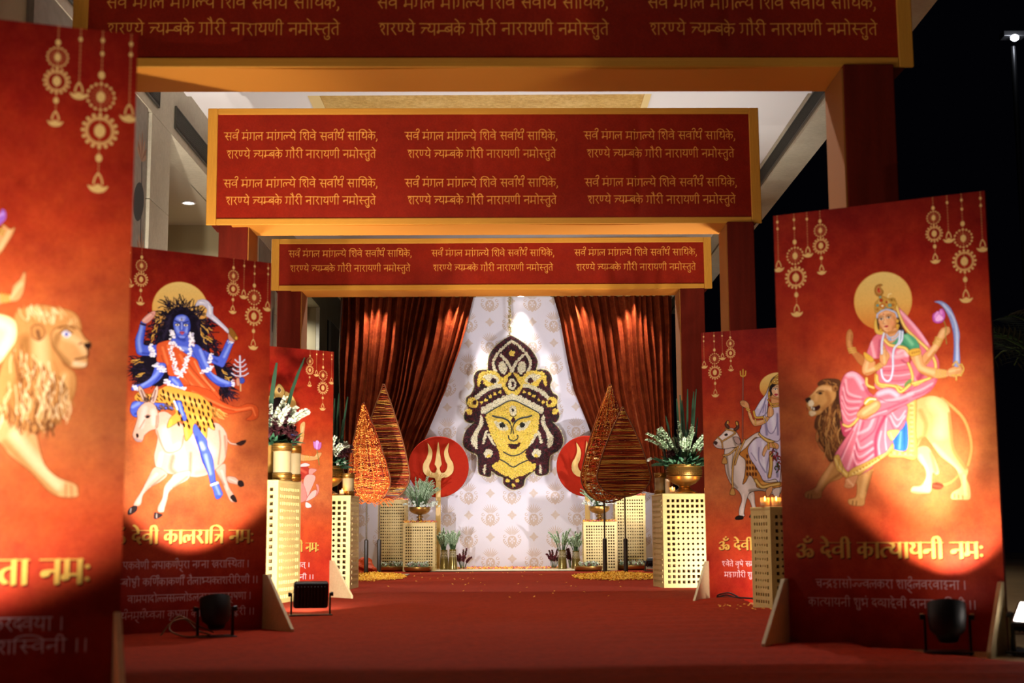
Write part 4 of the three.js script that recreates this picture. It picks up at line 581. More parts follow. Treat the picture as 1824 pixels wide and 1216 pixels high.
function gate(label, o) {                                           // o: x0 x1 y0 y1 z turn, cols (text left ends), line baselines, post edges
  const t = thing('entrance_gate', label, 'gate', [0, 0, -o.z], 0, 'gates along the carpet'), W = o.x1 - o.x0, H = o.y1 - o.y0, cx = (o.x0 + o.x1) / 2, cy = (o.y0 + o.y1) / 2, D = .52, rnd = rng(o.seed), tilt = o.tilt ?? .012;
  const bl = .1, bt = .065, iw = W - 2 * bl, ih = H - 2 * bt, ppm = 2048 / iw, [c, g] = canvas(2048, Math.round(ih * ppm));
  g.fillStyle = RED; g.fillRect(0, 0, 2048, c.height); noiseInto(g, 2048, c.height, rnd, [[14, [200, 60, 20, 20], [40, 0, 0, 26]], [90, [200, 60, 20, 14], [40, 0, 0, 18]], [700, [210, 70, 30, 18], [30, 0, 0, 22]]]);
  for (const [y, txt, dx, w] of o.lines) for (const x of o.cols) writeLine(g, txt, (x + dx - o.x0 - bl) * ppm, (o.y1 - bt - y) * ppm, w * ppm, .078 * ppm, '#dc9a40');
  const nx = 160, nz = Math.max(14, Math.round(ih * 30)), cloth = new THREE.PlaneGeometry(iw, ih, nx, nz), p = cloth.attributes.position, ph = [...Array(6)].map(() => rnd() * 6.3);
  for (let i = 0; i < p.count; i++) { const x = p.getX(i), y = p.getY(i), e = Math.min(1, (iw / 2 - Math.abs(x)) * 8, (ih / 2 - Math.abs(y)) * 8); let z = .004 * Math.sin(x * 2.3 + ph[0]) + .003 * Math.sin(x * 6 + y * 3 + ph[1]) + .0018 * Math.sin(y * 24 + x * 4 + ph[2]) * (.5 + .5 * Math.sin(x * 1.3 + ph[3])) + .0012 * Math.sin(x * 17 - y * 13 + ph[4]); for (const s of [-.3, -.02, .29]) z -= .016 * Math.exp(-(((x / iw - s) * iw / .04) ** 2)); p.setZ(i, z * e); }
  cloth.computeVertexNormals();
  const head = new THREE.Group(); head.name = 'sign_box'; head.position.set(cx, cy, 0); head.rotation.set(0, tilt * 2.2, tilt * .35); t.add(head);
  part('printed_cloth', cloth, MP(0xffffff, .6, { map: texture(c), ...PRINT }), head);
  for (const s of [-1, 1]) part('border_strip', new RoundedBoxGeometry(bl, H, .03, 2, .008).translate(s * (W / 2 - bl / 2), 0, .001), mGold, head);
  for (const s of [-1, 1]) part('border_strip', new RoundedBoxGeometry(W - 2 * bl, bt, .03, 2, .008).translate(0, s * (H / 2 - bt / 2), .001), mGold, head);
  const under = new THREE.BoxGeometry(W - .5, .02, D, 60, 1, 4), q = under.attributes.position; for (let i = 0; i < q.count; i++) { const x = q.getX(i); q.setY(i, q.getY(i) - H / 2 + .012 - .006 * (1 + Math.sin(x * 3 + ph[5])) * (.5 + q.getZ(i) / D)); } under.translate(0, 0, -D / 2 - .01); under.computeVertexNormals();
  part('underside_cloth', under, mGoldCloth, head);
  part('casing', box(W - .04, H - .04, D * .9, 0, .015, -D / 2 - .02), mPost, head);
  for (const [a, b, s] of [[o.posts[0], o.posts[1], 1], [o.posts[2], o.posts[3], -1]]) {
    const h = o.y0 + .02, post = part('post', rbox(b - a, h, D, .012, (a + b) / 2, h / 2, -D / 2 - .02), mPost, t);
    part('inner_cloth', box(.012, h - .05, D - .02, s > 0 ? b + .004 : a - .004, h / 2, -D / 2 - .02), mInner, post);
    part('base_plate', rbox(b - a + .06, .03, D + .06, .008, (a + b) / 2, .015, -D / 2 - .02), M(0x4a0c08, .7), post);
  }
}
const rows4 = [[4.66, L1, 0, 1.55], [4.472, L2, .03, 1.5], [4.17, L1, 0, 1.55], [3.992, L2, .03, 1.5]];
gate('nearest red gate whose sign board runs off the top of the picture', { x0: -2.9, x1: 2.7, y0: 3.69, y1: 4.9, z: 9.13, seed: 61, posts: [-2.9, -2.645, 2.215, 2.555], cols: [-2.69, -.895, .915], lines: [[4.67, L1, 0, 1.55], [4.48, L2, .03, 1.5], [4.178, L1, 0, 1.55], [3.994, L2, .02, 1.53]] });
gate('middle red gate with the tall sign board of four text lines', { x0: -3.065, x1: 2.535, y0: 3.705, y1: 4.91, z: 14.05, seed: 62, posts: [-2.955, -2.66, 2.175, 2.45], cols: [-2.9, -1.075, .745], lines: rows4 });
gate('farthest red gate with the low sign board of two text lines', { x0: -3.05, x1: 2.55, y0: 3.68, y1: 4.345, z: 17.8, seed: 63, posts: [-2.977, -2.678, 2.14, 2.447], cols: [-2.835, -1.02, .8], lines: [[4.19, L1, 0, 1.565], [4.0, L2, .025, 1.52]], tilt: .006 });

const mWood = M(0xffffff, .7, { map: grain('#cdb88a', 256, 256, 71, [[12, [255, 240, 200, 24], [110, 80, 40, 26]], [120, [255, 240, 200, 20], [110, 80, 40, 24]]]) });
const mPanelEdge = M(0x6e0d09, .7), braceShape = new THREE.Shape([[0, 0], [.4, 0], [.4, .03], [.06, .36], [0, .36]].map(([x, y]) => new THREE.Vector2(x, y)));
function panel(label, left, right, paint, seed, text, braces) {     // ends of the board on the floor, seen from the front
  const [x0, z0] = left, [x1, z1] = right, W = Math.hypot(x1 - x0, z1 - z0), t = thing('display_panel', label, 'panel', [(x0 + x1) / 2, 0, -(z0 + z1) / 2], Math.atan2(z1 - z0, x1 - x0)), [c, g] = canvas(1024, 2048), rnd = rng(seed);
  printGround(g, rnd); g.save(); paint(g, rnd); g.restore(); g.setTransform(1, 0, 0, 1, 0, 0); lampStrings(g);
  for (const l of text) writeLine(g, ...l);
  noiseInto(g, 1024, 2048, rnd, [[340, [255, 200, 150, 10], [0, 0, 0, 14]]]);
  const H = 2.44;
  part('printed_sheet', new THREE.PlaneGeometry(W, H, 1, 1).translate(0, H / 2, .0015), MP(0xffffff, .5, { map: texture(c), ...PRINT }), t);
  part('board', rbox(W, H, .05, .006, 0, H / 2, -.0255), mPanelEdge, t);
  for (const s of braces) { const e = new THREE.ExtrudeGeometry(braceShape, { depth: .018, bevelEnabled: true, bevelSize: .002, bevelThickness: .002, bevelSegments: 1 }); e.rotateY(-Math.PI / 2).translate(s * (W / 2 - .012) + .01, 0, 0); part('brace', e, mWood, t); }
  const back = new THREE.ExtrudeGeometry(braceShape, { depth: .018, bevelEnabled: false }); for (const s of [-1, 1]) part('brace', back.clone().rotateY(Math.PI / 2).translate(s * (W / 2 - .06), 0, -.05), mWood, t);
  return t;
}
const TG = '#dcae50', TW = '#ecd0d6';
const title = (txt, x, y, w) => { const r = []; r.push([txt, x + 4, y + 5, w, 68, 'rgba(60,4,2,.7)', true], [txt, x, y, w, 68, TG, true]); return r; };
panel('tall red panel of a rider in pink on a lion', [1.522, 8.092], [2.553, 7.497], paintLionRider, 81, [...title('ॐ देवी कात्यायनी नमः', 68, 1576, 876), ['चन्द्रहासोज्ज्वलकरा शार्दूलवरवाहना ।', 156, 1745, 706, 36, TW], ['कात्यायनी शुभं दद्याद्देवी दानवघातिनी ।।', 117, 1830, 786, 36, TW]], [-1, 1]);
panel('tall red panel of a blue skinned rider on a white donkey', [-2.582, 8.754], [-1.625, 9.462], paintDonkeyRider, 82, [...title('ॐ देवी कालरात्रि नमः', 110, 1502, 836), ['एकवेणी जपाकर्णपूरा नग्ना खरास्थिता ।', 185, 1665, 738, 36, TW], ['लम्बोष्ठी कर्णिकाकर्णी तैलाभ्यक्तशरीरिणी ।।', 120, 1752, 860, 36, TW], ['वामपादोल्लसल्लोडलताकण्टकभूषणा ।', 215, 1838, 724, 36, TW], ['वर्धनमूर्धध्वजा कृष्णा कालरात्रिर्भयङ्करी ।।', 150, 1922, 812, 36, TW]], [1]);
panel('far red panel of a rider in white on a white bull', [1.743, 12.98], [2.813, 12.458], paintBullRider, 83, [...title('ॐ देवी महागौरी नमः', 106, 1592, 812), ['श्वेते वृषे समारूढा श्वेताम्बरधरा शुचिः ।', 128, 1746, 760, 36, TW], ['महागौरी शुभं दद्यान्महादेवप्रमोददा ।।', 142, 1826, 740, 36, TW]], [-1]);
panel('far red panel of a seated figure on a pink lotus', [-2.722, 13.471], [-1.797, 14.22], paintLotusRider, 84, [...title('ॐ देवी सिद्धिदात्री नमः', 130, 1600, 770), ['सेव्यमाना सदा भूयात् ।', 180, 1758, 640, 36, TW], ['सिद्धिदा सिद्धिदायिनी ।।', 170, 1856, 690, 36, TW]], [1]);
panel('nearest red panel of a lion head cut off by the picture edge', [-2.482, 4.605], [-1.364, 5.012], paintLionHead, 85, [...title('ॐ देवी स्कन्दमाता नमः', 70, 1592, 868), ['शुभदास्तु सदा पद्माञ्चितकरद्वया ।', 130, 1755, 740, 36, TW], ['सदा देवी स्कन्दमाता यशस्विनी ।।', 130, 1818, 812, 36, TW]], [1]);
// ---------------------------------------------------------------- the stage at the far end
const ZB = 24.8;                                                     // distance of the damask backdrop
{
  const [c, g] = canvas(1024, 1024), S = 1024 / .75; g.fillStyle = '#d9d4da'; g.fillRect(0, 0, 1024, 1024);
  noiseInto(g, 1024, 1024, rng(91), [[500, [255, 255, 255, 20], [120, 110, 110, 16]]]);
  const motif = (x, y) => {                                         // fan-crowned damask medallion
    g.save(); g.translate(x, y); g.scale(S, S); g.fillStyle = g.strokeStyle = '#c6b2a2'; g.lineCap = 'round';
    for (let i = -4; i <= 4; i++) { g.save(); g.rotate(i * .2); g.beginPath(); g.moveTo(0, -.03); g.quadraticCurveTo(-.014, -.12, Math.sign(i) * .012, -.205 + Math.abs(i) * .006); g.quadraticCurveTo(.016, -.12, 0, -.03); g.fill(); g.restore(); }
    for (const s of [-1, 1]) {
      g.lineWidth = .012; g.beginPath(); g.arc(s * .125, -.01, .022, 0, 5); g.stroke(); g.beginPath(); g.moveTo(s * .15, .04); g.quadraticCurveTo(s * .16, .11, s * .05, .17); g.stroke();
      for (let k = 0; k < 5; k++) { g.beginPath(); g.ellipse(s * (.142 - k * .022), .05 + k * .028, .02, .01, s * (.6 + k * .12), 0, 7); g.fill(); }
    }
    g.beginPath(); g.moveTo(0, .2); g.bezierCurveTo(-.11, .12, -.1, -.02, 0, -.02); g.bezierCurveTo(.1, -.02, .11, .12, 0, .2); g.fill();
    g.fillStyle = '#d9d4da'; for (const [a, b, r] of [[0, .05, .018], [-.035, .07, .012], [.035, .07, .012], [0, .1, .012], [-.02, .02, .01], [.02, .02, .01]]) { g.beginPath(); g.ellipse(a, b, r, r * 1.4, 0, 0, 7); g.fill(); }
    g.fillStyle = '#c6b2a2'; g.beginPath(); g.arc(0, .055, .008, 0, 7); g.fill();
    g.restore();
  };
  const cross = (x, y) => { g.save(); g.translate(x, y); g.scale(S, S); g.fillStyle = '#cab9ab'; for (let k = 0; k < 4; k++) { g.rotate(Math.PI / 2); g.beginPath(); g.moveTo(0, 0); g.bezierCurveTo(-.034, -.04, -.026, -.05, 0, -.082); g.bezierCurveTo(.026, -.05, .034, -.04, 0, 0); g.fill(); g.save(); g.rotate(.78); g.beginPath(); g.ellipse(0, -.036, .01, .02, 0, 0, 7); g.fill(); g.restore(); } g.restore(); };
  for (const x of [0, 1024]) for (const y of [0, 1024]) motif(x, y); motif(512, 512);
  for (const [x, y] of [[512, 0], [512, 1024], [0, 512], [1024, 512]]) cross(x, y);
  const t = texture(c, 1 / .75, 1 / .75); t.offset.set(.02, .27);
  const d = thing('damask_backdrop', 'tall white cloth backdrop printed with beige damask medallions behind the flower face', 'backdrop', [0, 0, -ZB]); d.userData.kind = 'thing';
  const cloth = new THREE.PlaneGeometry(5.76, 4.86, 90, 60).translate(-.12, 2.43, .012), p = cloth.attributes.position, uv = cloth.attributes.uv;
  for (let i = 0; i < p.count; i++) { const x = p.getX(i), y = p.getY(i); uv.setXY(i, x, y); p.setZ(i, p.getZ(i) + .004 * Math.sin(x * 1.7) + .003 * Math.sin(y * 2 + x) + .006 * Math.exp(-y * 5) * Math.sin(x * 5)); }
  cloth.computeVertexNormals(); part('printed_cloth', cloth, M(0xffffff, .85, { map: t }), d);
  part('frame_board', span(-3, 2.76, 0, 4.86, -.08, 0), M(0xcfc8c4, .8), d);
}
// velvet curtains, gathered to the sides
const cv = grain('#54190a', 512, 512, 95, [[14, [220, 110, 40, 40], [50, 12, 4, 50]], [60, [230, 130, 60, 34], [40, 8, 2, 60]], [260, [230, 130, 60, 30], [30, 4, 0, 60]]]);
const mVelvet = MP(0xffffff, .36, { map: cv, side: THREE.DoubleSide, specularIntensity: .8, specularColor: new THREE.Color(1, .45, .15), sheen: .2, sheenColor: new THREE.Color(.8, .22, .03), sheenRoughness: .35 });
function curtain(side, outer, edge, label, seed) {
  const rnd = rng(seed), n = 420, m = 90, P = [], U = [], I = [], ys = edge.map((e) => e[0]), xs = edge.map((e) => e[1]), at = (y) => { for (let k = 0; k < ys.length - 1; k++) if (y <= ys[k] && y >= ys[k + 1]) { const f = (ys[k] - y) / (ys[k] - ys[k + 1]); return xs[k] + (xs[k + 1] - xs[k]) * f; } return xs[xs.length - 1]; };
  const folds = []; let u = 0; while (u < 1) { const w = .036 + rnd() * .05; folds.push([u, u + w, .55 + rnd() * .6]); u += w; }
  const depth = (s) => { for (const [a, b, k] of folds) if (s >= a && s <= b) { const q = (s - a) / (b - a); return k * (1 - Math.pow(Math.abs(2 * q - 1), 1.35)); } return 0; };
  for (let j = 0; j <= m; j++) for (let i = 0; i <= n; i++) {
    const t = j / m, s = i / n, y0 = 4.74, y = y0 + (1.22 + .18 * s - y0) * t, e = at(y), x = outer + (e - outer) * s, gather = 1 - .35 * t;
    P.push(x + .01 * Math.sin(y * 3 + s * 20), y, .05 + .15 * gather * depth(s + .004 * Math.sin(y * 2.2 + s * 9)) + .01 * Math.sin(y * 5 + s * 30)); U.push(s * 2.4, y);
  }
  for (let j = 0; j < m; j++) for (let i = 0; i < n; i++) { const a = j * (n + 1) + i; I.push(a, a + 1, a + n + 1, a + n + 1, a + 1, a + n + 2); }
  const g = new THREE.BufferGeometry(); g.setAttribute('position', new THREE.Float32BufferAttribute(P, 3)); g.setAttribute('uv', new THREE.Float32BufferAttribute(U, 2)); g.setIndex(I); g.computeVertexNormals();
  const c = thing('velvet_curtain', label, 'curtain', [0, 0, -ZB + .06], 0); part('drape', g, mVelvet, c);
  part('curtain_rod', tube([[outer, 4.735, .1], [edge[0][1], 4.735, .1]], .018, 2, 10), M(0x6a5426, .4, { metalness: .7 }), c);
}
curtain(-1, -3.02, [[4.9, -.63], [4.5, -.73], [3.82, -.9], [3.07, -1.15], [2.48, -1.42], [2.18, -1.55], [1.58, -1.76], [1.1, -1.9]], 'rust velvet curtain on the side of the wall piers', 96);
curtain(1, 2.8, [[4.9, .68], [4.31, .83], [3.65, .96], [3.06, 1.08], [2.6, 1.25], [2.1, 1.42], [1.55, 1.66], [1.1, 1.8]], 'rust velvet curtain on the side of the open night', 97);
for (const [x, lab, mid] of [[-2.38, 'ceiling spot over the outer half of the curtain by the piers', 0], [-.99, 'ceiling spot over the inner edge of the curtain by the piers', 0], [.16, 'bright ceiling spot above the flower face', 1], [1.2, 'ceiling spot over the inner half of the curtain by the night', 0], [2.1, 'ceiling spot over the outer half of the curtain by the night', 0]]) downlight(x, 4.74, mid ? -24.62 : -24.4, .05, 10, mid ? POWER.spotMid : POWER.spot, lab, mid ? .5 : .7, mid ? -.12 : -.2);

// ---------------------------------------------------------------- the flower face
{
  const K = 1 / (4.052 * 101.6), X = (x) => (x / 4.052 + 800 - 912) * K * 4.052, Y = (y) => 4.013 - (y / 4.052 + 580 - 602) * K * 4.052;
  const mir = (s) => { const n = nums(s), r = []; for (let i = 0; i < n.length; i += 2) r.push(905 - n[i], n[i + 1]); return r.join(' '); };
  const outline = '450 85 400 112 340 160 298 215 284 280 282 328 235 332 200 345 183 385 188 440 165 500 130 530 135 575 145 605 118 635 118 680 150 702 190 700 130 760 108 820 112 870 150 905 205 935 212 1000 218 1062 255 1080 292 1085 300 1045 345 1075 392 1096 395 1140 455 1178 520 1158 535 1110 560 1080 610 1048 622 1070 650 1080 702 1064 708 1000 720 940 775 905 806 860 806 810 780 752 730 700 765 698 784 655 770 605 768 560 772 520 738 495 720 440 734 395 712 345 670 330 622 330 632 270 605 210 560 158 500 112';
  const [c, g] = canvas(932, 1216), col = { y: '#ffff00', m: '#ff0000', w: '#ffffff', k: '#0000ff' };
  const F = (s, k) => { g.fillStyle = col[k]; g.fill(smooth(s)); }, Lw = (s, k, w) => { g.strokeStyle = col[k]; g.lineWidth = w; g.lineCap = g.lineJoin = 'round'; g.stroke(smooth(s, false)); }, O = (x, y, r, k, r2) => { g.fillStyle = col[k]; g.beginPath(); g.ellipse(x, y, r, r2 ?? r, 0, 0, 7); g.fill(); };
  const both = (f, s, ...a) => { f(s, ...a); f(mir(s), ...a); }, dots = (l, r, k) => { for (const [x, y] of l) { O(x, y, r, k); O(905 - x, y, r, k); } };
  g.fillStyle = '#000'; g.fillRect(0, 0, 932, 1216); F(outline, 'm');
  both(Lw, '452 122 400 158 340 225 318 285 345 360', 'w', 20); both(Lw, '372 222 410 262 440 310 450 340', 'w', 22);
  g.save(); g.translate(388, 312); g.rotate(-.25); O(0, 0, 30, 'w', 48); g.restore(); g.save(); g.translate(522, 312); g.rotate(.25); O(0, 0, 30, 'w', 48); g.restore(); O(452, 210, 22, 'y');
  both(F, '372 372 330 338 260 338 215 355 206 400 200 440 220 446 236 400 262 440 320 462 372 440 392 408', 'y'); both(F, '245 372 300 358 350 380 362 408 330 430 290 415 262 395', 'w'); dots([[320, 406]], 20, 'm');
  both(Lw, '196 528 250 482 320 450 372 440', 'w', 30); O(455, 432, 76, 'y', 84); F('455 352 500 420 505 450 455 484 410 450 412 420', 'm'); O(455, 432, 30, 'w', 42); O(457, 433, 10, 'm', 20);
  dots([[368, 488], [330, 500], [296, 520], [263, 545], [232, 563]], 12, 'y'); both(Lw, '250 622 340 570 452 522', 'w', 48); dots([[392, 526], [360, 545], [330, 562], [302, 578], [274, 594], [246, 606]], 15, 'w');
  both(F, '145 530 180 528 208 560 196 596 160 600 135 570', 'y'); dots([[184, 563]], 15, 'm'); dots([[146, 630]], 22, 'y');
  F('450 552 560 596 640 642 645 700 625 800 585 870 535 930 455 948 392 930 340 870 296 790 274 712 265 650 350 595', 'y'); F('345 880 362 968 310 1012 322 1040 400 1084 455 1108 530 1082 608 1042 615 992 560 965 570 880', 'y');
  both(F, '228 648 248 702 225 760 205 810 202 890 168 868 158 812 190 760 216 705', 'w'); both(Lw, '268 772 246 846', 'w', 20); both(Lw, '282 792 324 872', 'w', 20);
  both(F, '215 880 290 850 352 900 350 960 310 1000 235 990 210 940', 'm'); dots([[280, 926]], 32, 'w'); dots([[283, 944]], 14, 'y'); both(Lw, '256 1012 252 1062', 'w', 20);
  F('455 1108 420 1088 392 1100 400 1142 456 1174 520 1152 532 1108 500 1090', 'm'); dots([[418, 1120]], 14, 'y'); O(458, 1152, 14, 'y');
  O(458, 620, 25, 'w', 40); both(F, '322 698 352 700 395 712 428 752 396 766 352 750', 'w'); dots([[382, 725]], 20, 'k'); O(458, 619, 10, 'k', 12);
  F('414 855 440 862 458 858 480 860 512 850 492 882 460 896 434 884', 'm'); F('458 664 474 692 458 710 444 692', 'm');
  const im = g.getImageData(0, 0, 932, 1216).data, rnd = rng(101), spots = { y: [], m: [], w: [], k: [] };
  const kind = (x, y) => { if (x < 0 || y < 0 || x >= 932 || y >= 1216) return; const i = (Math.floor(y) * 932 + Math.floor(x)) * 4; return im[i] < 128 ? (im[i + 2] > 128 ? 'k' : undefined) : im[i + 1] < 128 ? 'm' : im[i + 2] < 128 ? 'y' : 'w'; };
  for (let j = 0, y = 85; y < 1180; y += 7.4, j++) for (let x = 95 + (j % 2) * 4.3; x < 815; x += 8.6) { const a = x + (rnd() - .5) * 2.8, b = y + (rnd() - .5) * 2.8, k = kind(a, b); if (k) spots[k].push([X(a), Y(b)]); }
  const t = thing('flower_portrait', 'crowned goddess face made of yellow, maroon and cream blossoms hung on the backdrop', 'flower portrait', [0, 0, -ZB + .1]);
  const n = nums(outline), sh = new THREE.Shape(); { const pts = []; for (let i = 0; i < n.length; i += 2) pts.push(new THREE.Vector2(X(n[i]), Y(n[i + 1]))); sh.setFromPoints(new THREE.SplineCurve([...pts, pts[0]]).getPoints(260)); }
  part('backing_board', new THREE.ExtrudeGeometry(sh, { depth: .05, bevelEnabled: true, bevelSize: .014, bevelThickness: .008, bevelSegments: 2 }), M(0x4a4424, .9), t);
  const blossom = (petals, r, h, cup) => { const P = []; for (let i = 0; i < petals; i++) { const a = i / petals * 6.2832, w = 3.1416 / petals * .95, q = (an, rr, z) => [Math.cos(an) * rr, Math.sin(an) * rr, z]; P.push(...q(a - w, r * .35, h * .5), ...q(a, r, cup), ...q(a + w, r * .35, h * .5), ...q(a - w, r * .35, h * .5), ...q(a + w, r * .35, h * .5), 0, 0, h); } const b = new THREE.BufferGeometry(); b.setAttribute('position', new THREE.Float32BufferAttribute(P, 3)); b.computeVertexNormals(); return b; };
  const heads = (list, name, mat, geo, base, vary) => {
    const q = new THREE.InstancedMesh(geo, mat, list.length), m = new THREE.Matrix4(), e = new THREE.Euler(), co = new THREE.Color(); q.name = name; q.userData.kind = 'stuff'; q.castShadow = q.receiveShadow = true;
    list.forEach(([x, y], i) => { const s = .85 + rnd() * .35; m.compose(v3(x, y, .056 + rnd() * .014), new THREE.Quaternion().setFromEuler(e.set((rnd() - .5) * .7, (rnd() - .5) * .7, rnd() * 6)), v3(s, s, s)); q.setMatrixAt(i, m); co.set(base).offsetHSL((rnd() - .5) * vary[0], 0, (rnd() - .5) * vary[1]); q.setColorAt(i, co); });
    t.add(q); return q;
  };
  const mP = M(0xffffff, .8, { side: THREE.DoubleSide });
  heads(spots.y, 'yellow_blossoms', mP, blossom(7, .021, .016, .004), '#f0d050', [.02, .14]); heads(spots.w, 'cream_blossoms', mP, blossom(5, .02, .013, .004), '#e8dfb8', [.01, .1]);
  heads(spots.m, 'maroon_blossoms', mP, blossom(8, .022, .018, .006), '#3c0610', [.02, .07]); heads(spots.k, 'black_beads', mP, blossom(8, .017, .012, .004), '#1a1c1c', [0, .03]);
  const rim = []; { const pts = sh.getPoints(); for (let i = 0; i < pts.length; i++) for (let q = 0; q < 2; q++) { const a = pts[(i + 1) % pts.length], b = pts[(i - 1 + pts.length) % pts.length], l = Math.hypot(a.x - b.x, a.y - b.y) || 1, s = THREE.ShapeUtils.isClockWise(pts) ? -1 : 1; rim.push([pts[i].x + s * (a.y - b.y) / l * .018 + (rnd() - .5) * .008, pts[i].y - s * (a.x - b.x) / l * .018 + (rnd() - .5) * .008]); }; }
  const rimMesh = heads(rim, 'rim_blossoms', mP, blossom(5, .02, .013, .004), '#d8cc9c', [.01, .1]); rimMesh.position.z = -.03;
  const cord = (s, r) => { const q = nums(s), pts = []; for (let i = 0; i < q.length; i += 2) pts.push([X(q[i]), Y(q[i + 1]), .082]); return tube(pts, r, 30, 6); }, mK = M(0x1c1e1a, .7);
  for (const f of [(s) => s, mir]) { part('eyebrow', cord(f('310 657 340 668 385 675 420 692 440 716'), .0154), mK, t); part('nose_line', cord(f('440 716 448 745 442 790'), .0084), mK, t); }
  part('nose_line', cord('424 798 428 822 455 838 486 826 494 806 484 796', .0098), mK, t); part('chin_line', cord('386 914 424 936 460 944 505 932 556 896', .0112), mK, t); part('neck_line', cord('360 968 400 988 458 1024 505 1000 562 975', .0112), mK, t);
  part('forehead_line', cord('262 646 350 594 452 550 556 592 648 642', .0098), mK, t); part('brow_mark', cord('436 652 458 666 484 652', .0070), mK, t);
  // the string of blossoms that the face hangs from
  const h = thing('flower_string', 'thin string of cream buds running up from the crown tip', 'garland', [0, 0, -ZB + .13]), q = new Leaves(), r2 = rng(103);
  for (let y = 4.02; y < 4.73; y += .006) { const o = v3(-.03 + (r2() - .5) * .018, y, .01 + (r2() - .5) * .02); q.leaf(o, v3(r2() - .7, (r2() - .5) * 1.2, r2() - .2), v3(0, 1, .3), .055, .024); }
  part('buds', q.geo(), M(0xb8a468, .8, { side: THREE.DoubleSide }), h, 'stuff'); part('thread', tube([[-.03, 4.0, .01], [-.03, 4.73, .01]], .004, 2, 5), M(0x8a7a4a, .8), h);
}
// ---------------------------------------------------------------- red discs with gold tridents
function tridentShape() {
  const H = [[0, .528], [.03, .3], [.055, .155], [.022, .1], [.028, .05], [.06, .004], [.125, .03], [.16, .13], [.119, .24], [.108, .374], [.176, .506], [.162, .374], [.192, .264], [.25, .154], [.246, .03], [.165, -.052], [.06, -.07], [.042, -.12]];
  const s = new THREE.Shape(), r = H.map(([x, y]) => new THREE.Vector2(x, y)), l = H.map(([x, y]) => new THREE.Vector2(-x, y)).reverse();
  const sm = (a) => new THREE.SplineCurve(a).getPoints(a.length * 4), seg = (a) => [...sm(a.slice(0, 3)), ...sm(a.slice(2, 11)).slice(1), ...sm(a.slice(10)).slice(1)];
  const right = seg(r); s.setFromPoints([...right, ...right.map((p) => new THREE.Vector2(-p.x, p.y)).reverse().slice(0, -1)]); return s;
}
const mTri = M(0xffffff, .45, { map: grain('#cda75c', 256, 256, 111, [[12, [255, 230, 160, 26], [110, 70, 10, 26]], [200, [255, 240, 190, 24], [100, 60, 10, 26]]], true, 2, 2) });
for (const [x, lab] of [[-1.262, 'red disc with a gold trident facing the wall pier side of the face'], [1.262, 'red disc with a gold trident half hidden behind the net leaf frame']]) {
  const t = thing('trident_disc', lab, 'disc', [x, 0, -24.25]);
  part('disc', lathe([[0, -.025], [.505, -.025], [.517, -.018], [.517, .018], [.505, .025], [0, .025]], 64).rotateX(Math.PI / 2).translate(0, 1.735, 0), MP(0xffffff, .7, { specularIntensity: .2, map: grain('#a02008', 256, 256, 112, [[9, [220, 70, 30, 20], [60, 0, 0, 22]], [200, [220, 80, 40, 16], [50, 0, 0, 18]]]) }), t);
  part('trident', new THREE.ExtrudeGeometry(tridentShape(), { depth: .03, bevelEnabled: true, bevelSize: .006, bevelThickness: .006, bevelSegments: 2, curveSegments: 8 }).scale(1, 1, 1).translate(0, 1.62, .045), mTri, t);
  part('pole', rbox(.085, 1.53, .04, .008, 0, .765, .045), mTri, t); part('foot', rbox(.34, .03, .3, .008, 0, .015, .03), mTri, t);
}
// ---------------------------------------------------------------- pierced plinths
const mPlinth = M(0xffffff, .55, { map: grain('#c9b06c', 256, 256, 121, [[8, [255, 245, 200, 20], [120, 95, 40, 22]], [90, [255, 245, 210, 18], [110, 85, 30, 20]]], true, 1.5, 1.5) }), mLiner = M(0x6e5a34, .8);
const latticeCache = new Map();
function lattice(w, h, cols, rows, deep) {
  const key = [w, h, cols, rows].join(); if (latticeCache.has(key)) return latticeCache.get(key);
  const s = new THREE.Shape([[-w / 2, 0], [w / 2, 0], [w / 2, h], [-w / 2, h]].map(([x, y]) => new THREE.Vector2(x, y))), px = (w - .07) / cols, py = (h - .08) / rows, q = Math.min(px, py) * .27;
  for (let i = 0; i < cols; i++) for (let j = 0; j < rows; j++) {
    const x = -w / 2 + .035 + (i + .5) * px, y = .04 + (j + .5) * py, ci = Math.abs(i - (cols - 1) / 2), cj = Math.abs(j - (rows - 1) / 2), dia = ci / (cols * .28) < 1 && cj / (rows * .34) < 1, r = dia ? q * 1.15 : q * 1.12;
    const hole = new THREE.Path(dia ? [[x - r, y], [x, y + r], [x + r, y], [x, y - r]].map((p) => new THREE.Vector2(...p)) : [[x - r, y - r], [x - r, y + r], [x + r, y + r], [x + r, y - r]].map((p) => new THREE.Vector2(...p))); s.holes.push(hole);
  }
  const g = metreUV(new THREE.ExtrudeGeometry(s, { depth: deep, bevelEnabled: false })); latticeCache.set(key, g); return g;
}
function plinth(label, [x, z], turn, w, d, h, cols, rows, group) {   // base point: middle of the foot
  const t = thing('pierced_plinth', label, 'plinth', [x, 0, -z], turn, group), e = .012, lc = Math.max(3, Math.round(cols * d / w));
  part('front_screen', lattice(w, h - e, cols, rows, e).clone().translate(0, 0, d / 2 - e), mPlinth, t);
  for (const s of [-1, 1]) part('side_screen', lattice(d - 2 * e, h - e, lc, rows, e).clone().rotateY(s * Math.PI / 2).translate(s * (w / 2 - e), 0, 0), mPlinth, t);
  part('back_board', box(w, h - e, e, 0, (h - e) / 2, -d / 2 + e / 2), mPlinth, t); part('top_board', rbox(w + .006, .022, d + .006, .005, 0, h - .011, 0), mPlinth, t);
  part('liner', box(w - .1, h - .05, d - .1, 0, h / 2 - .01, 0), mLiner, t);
  return t;
}
const PH = 1.05;
plinth('big cream plinth under the brass urn by the night side', [1.955, 16.36], .1, .62, .62, PH, 10, 16);
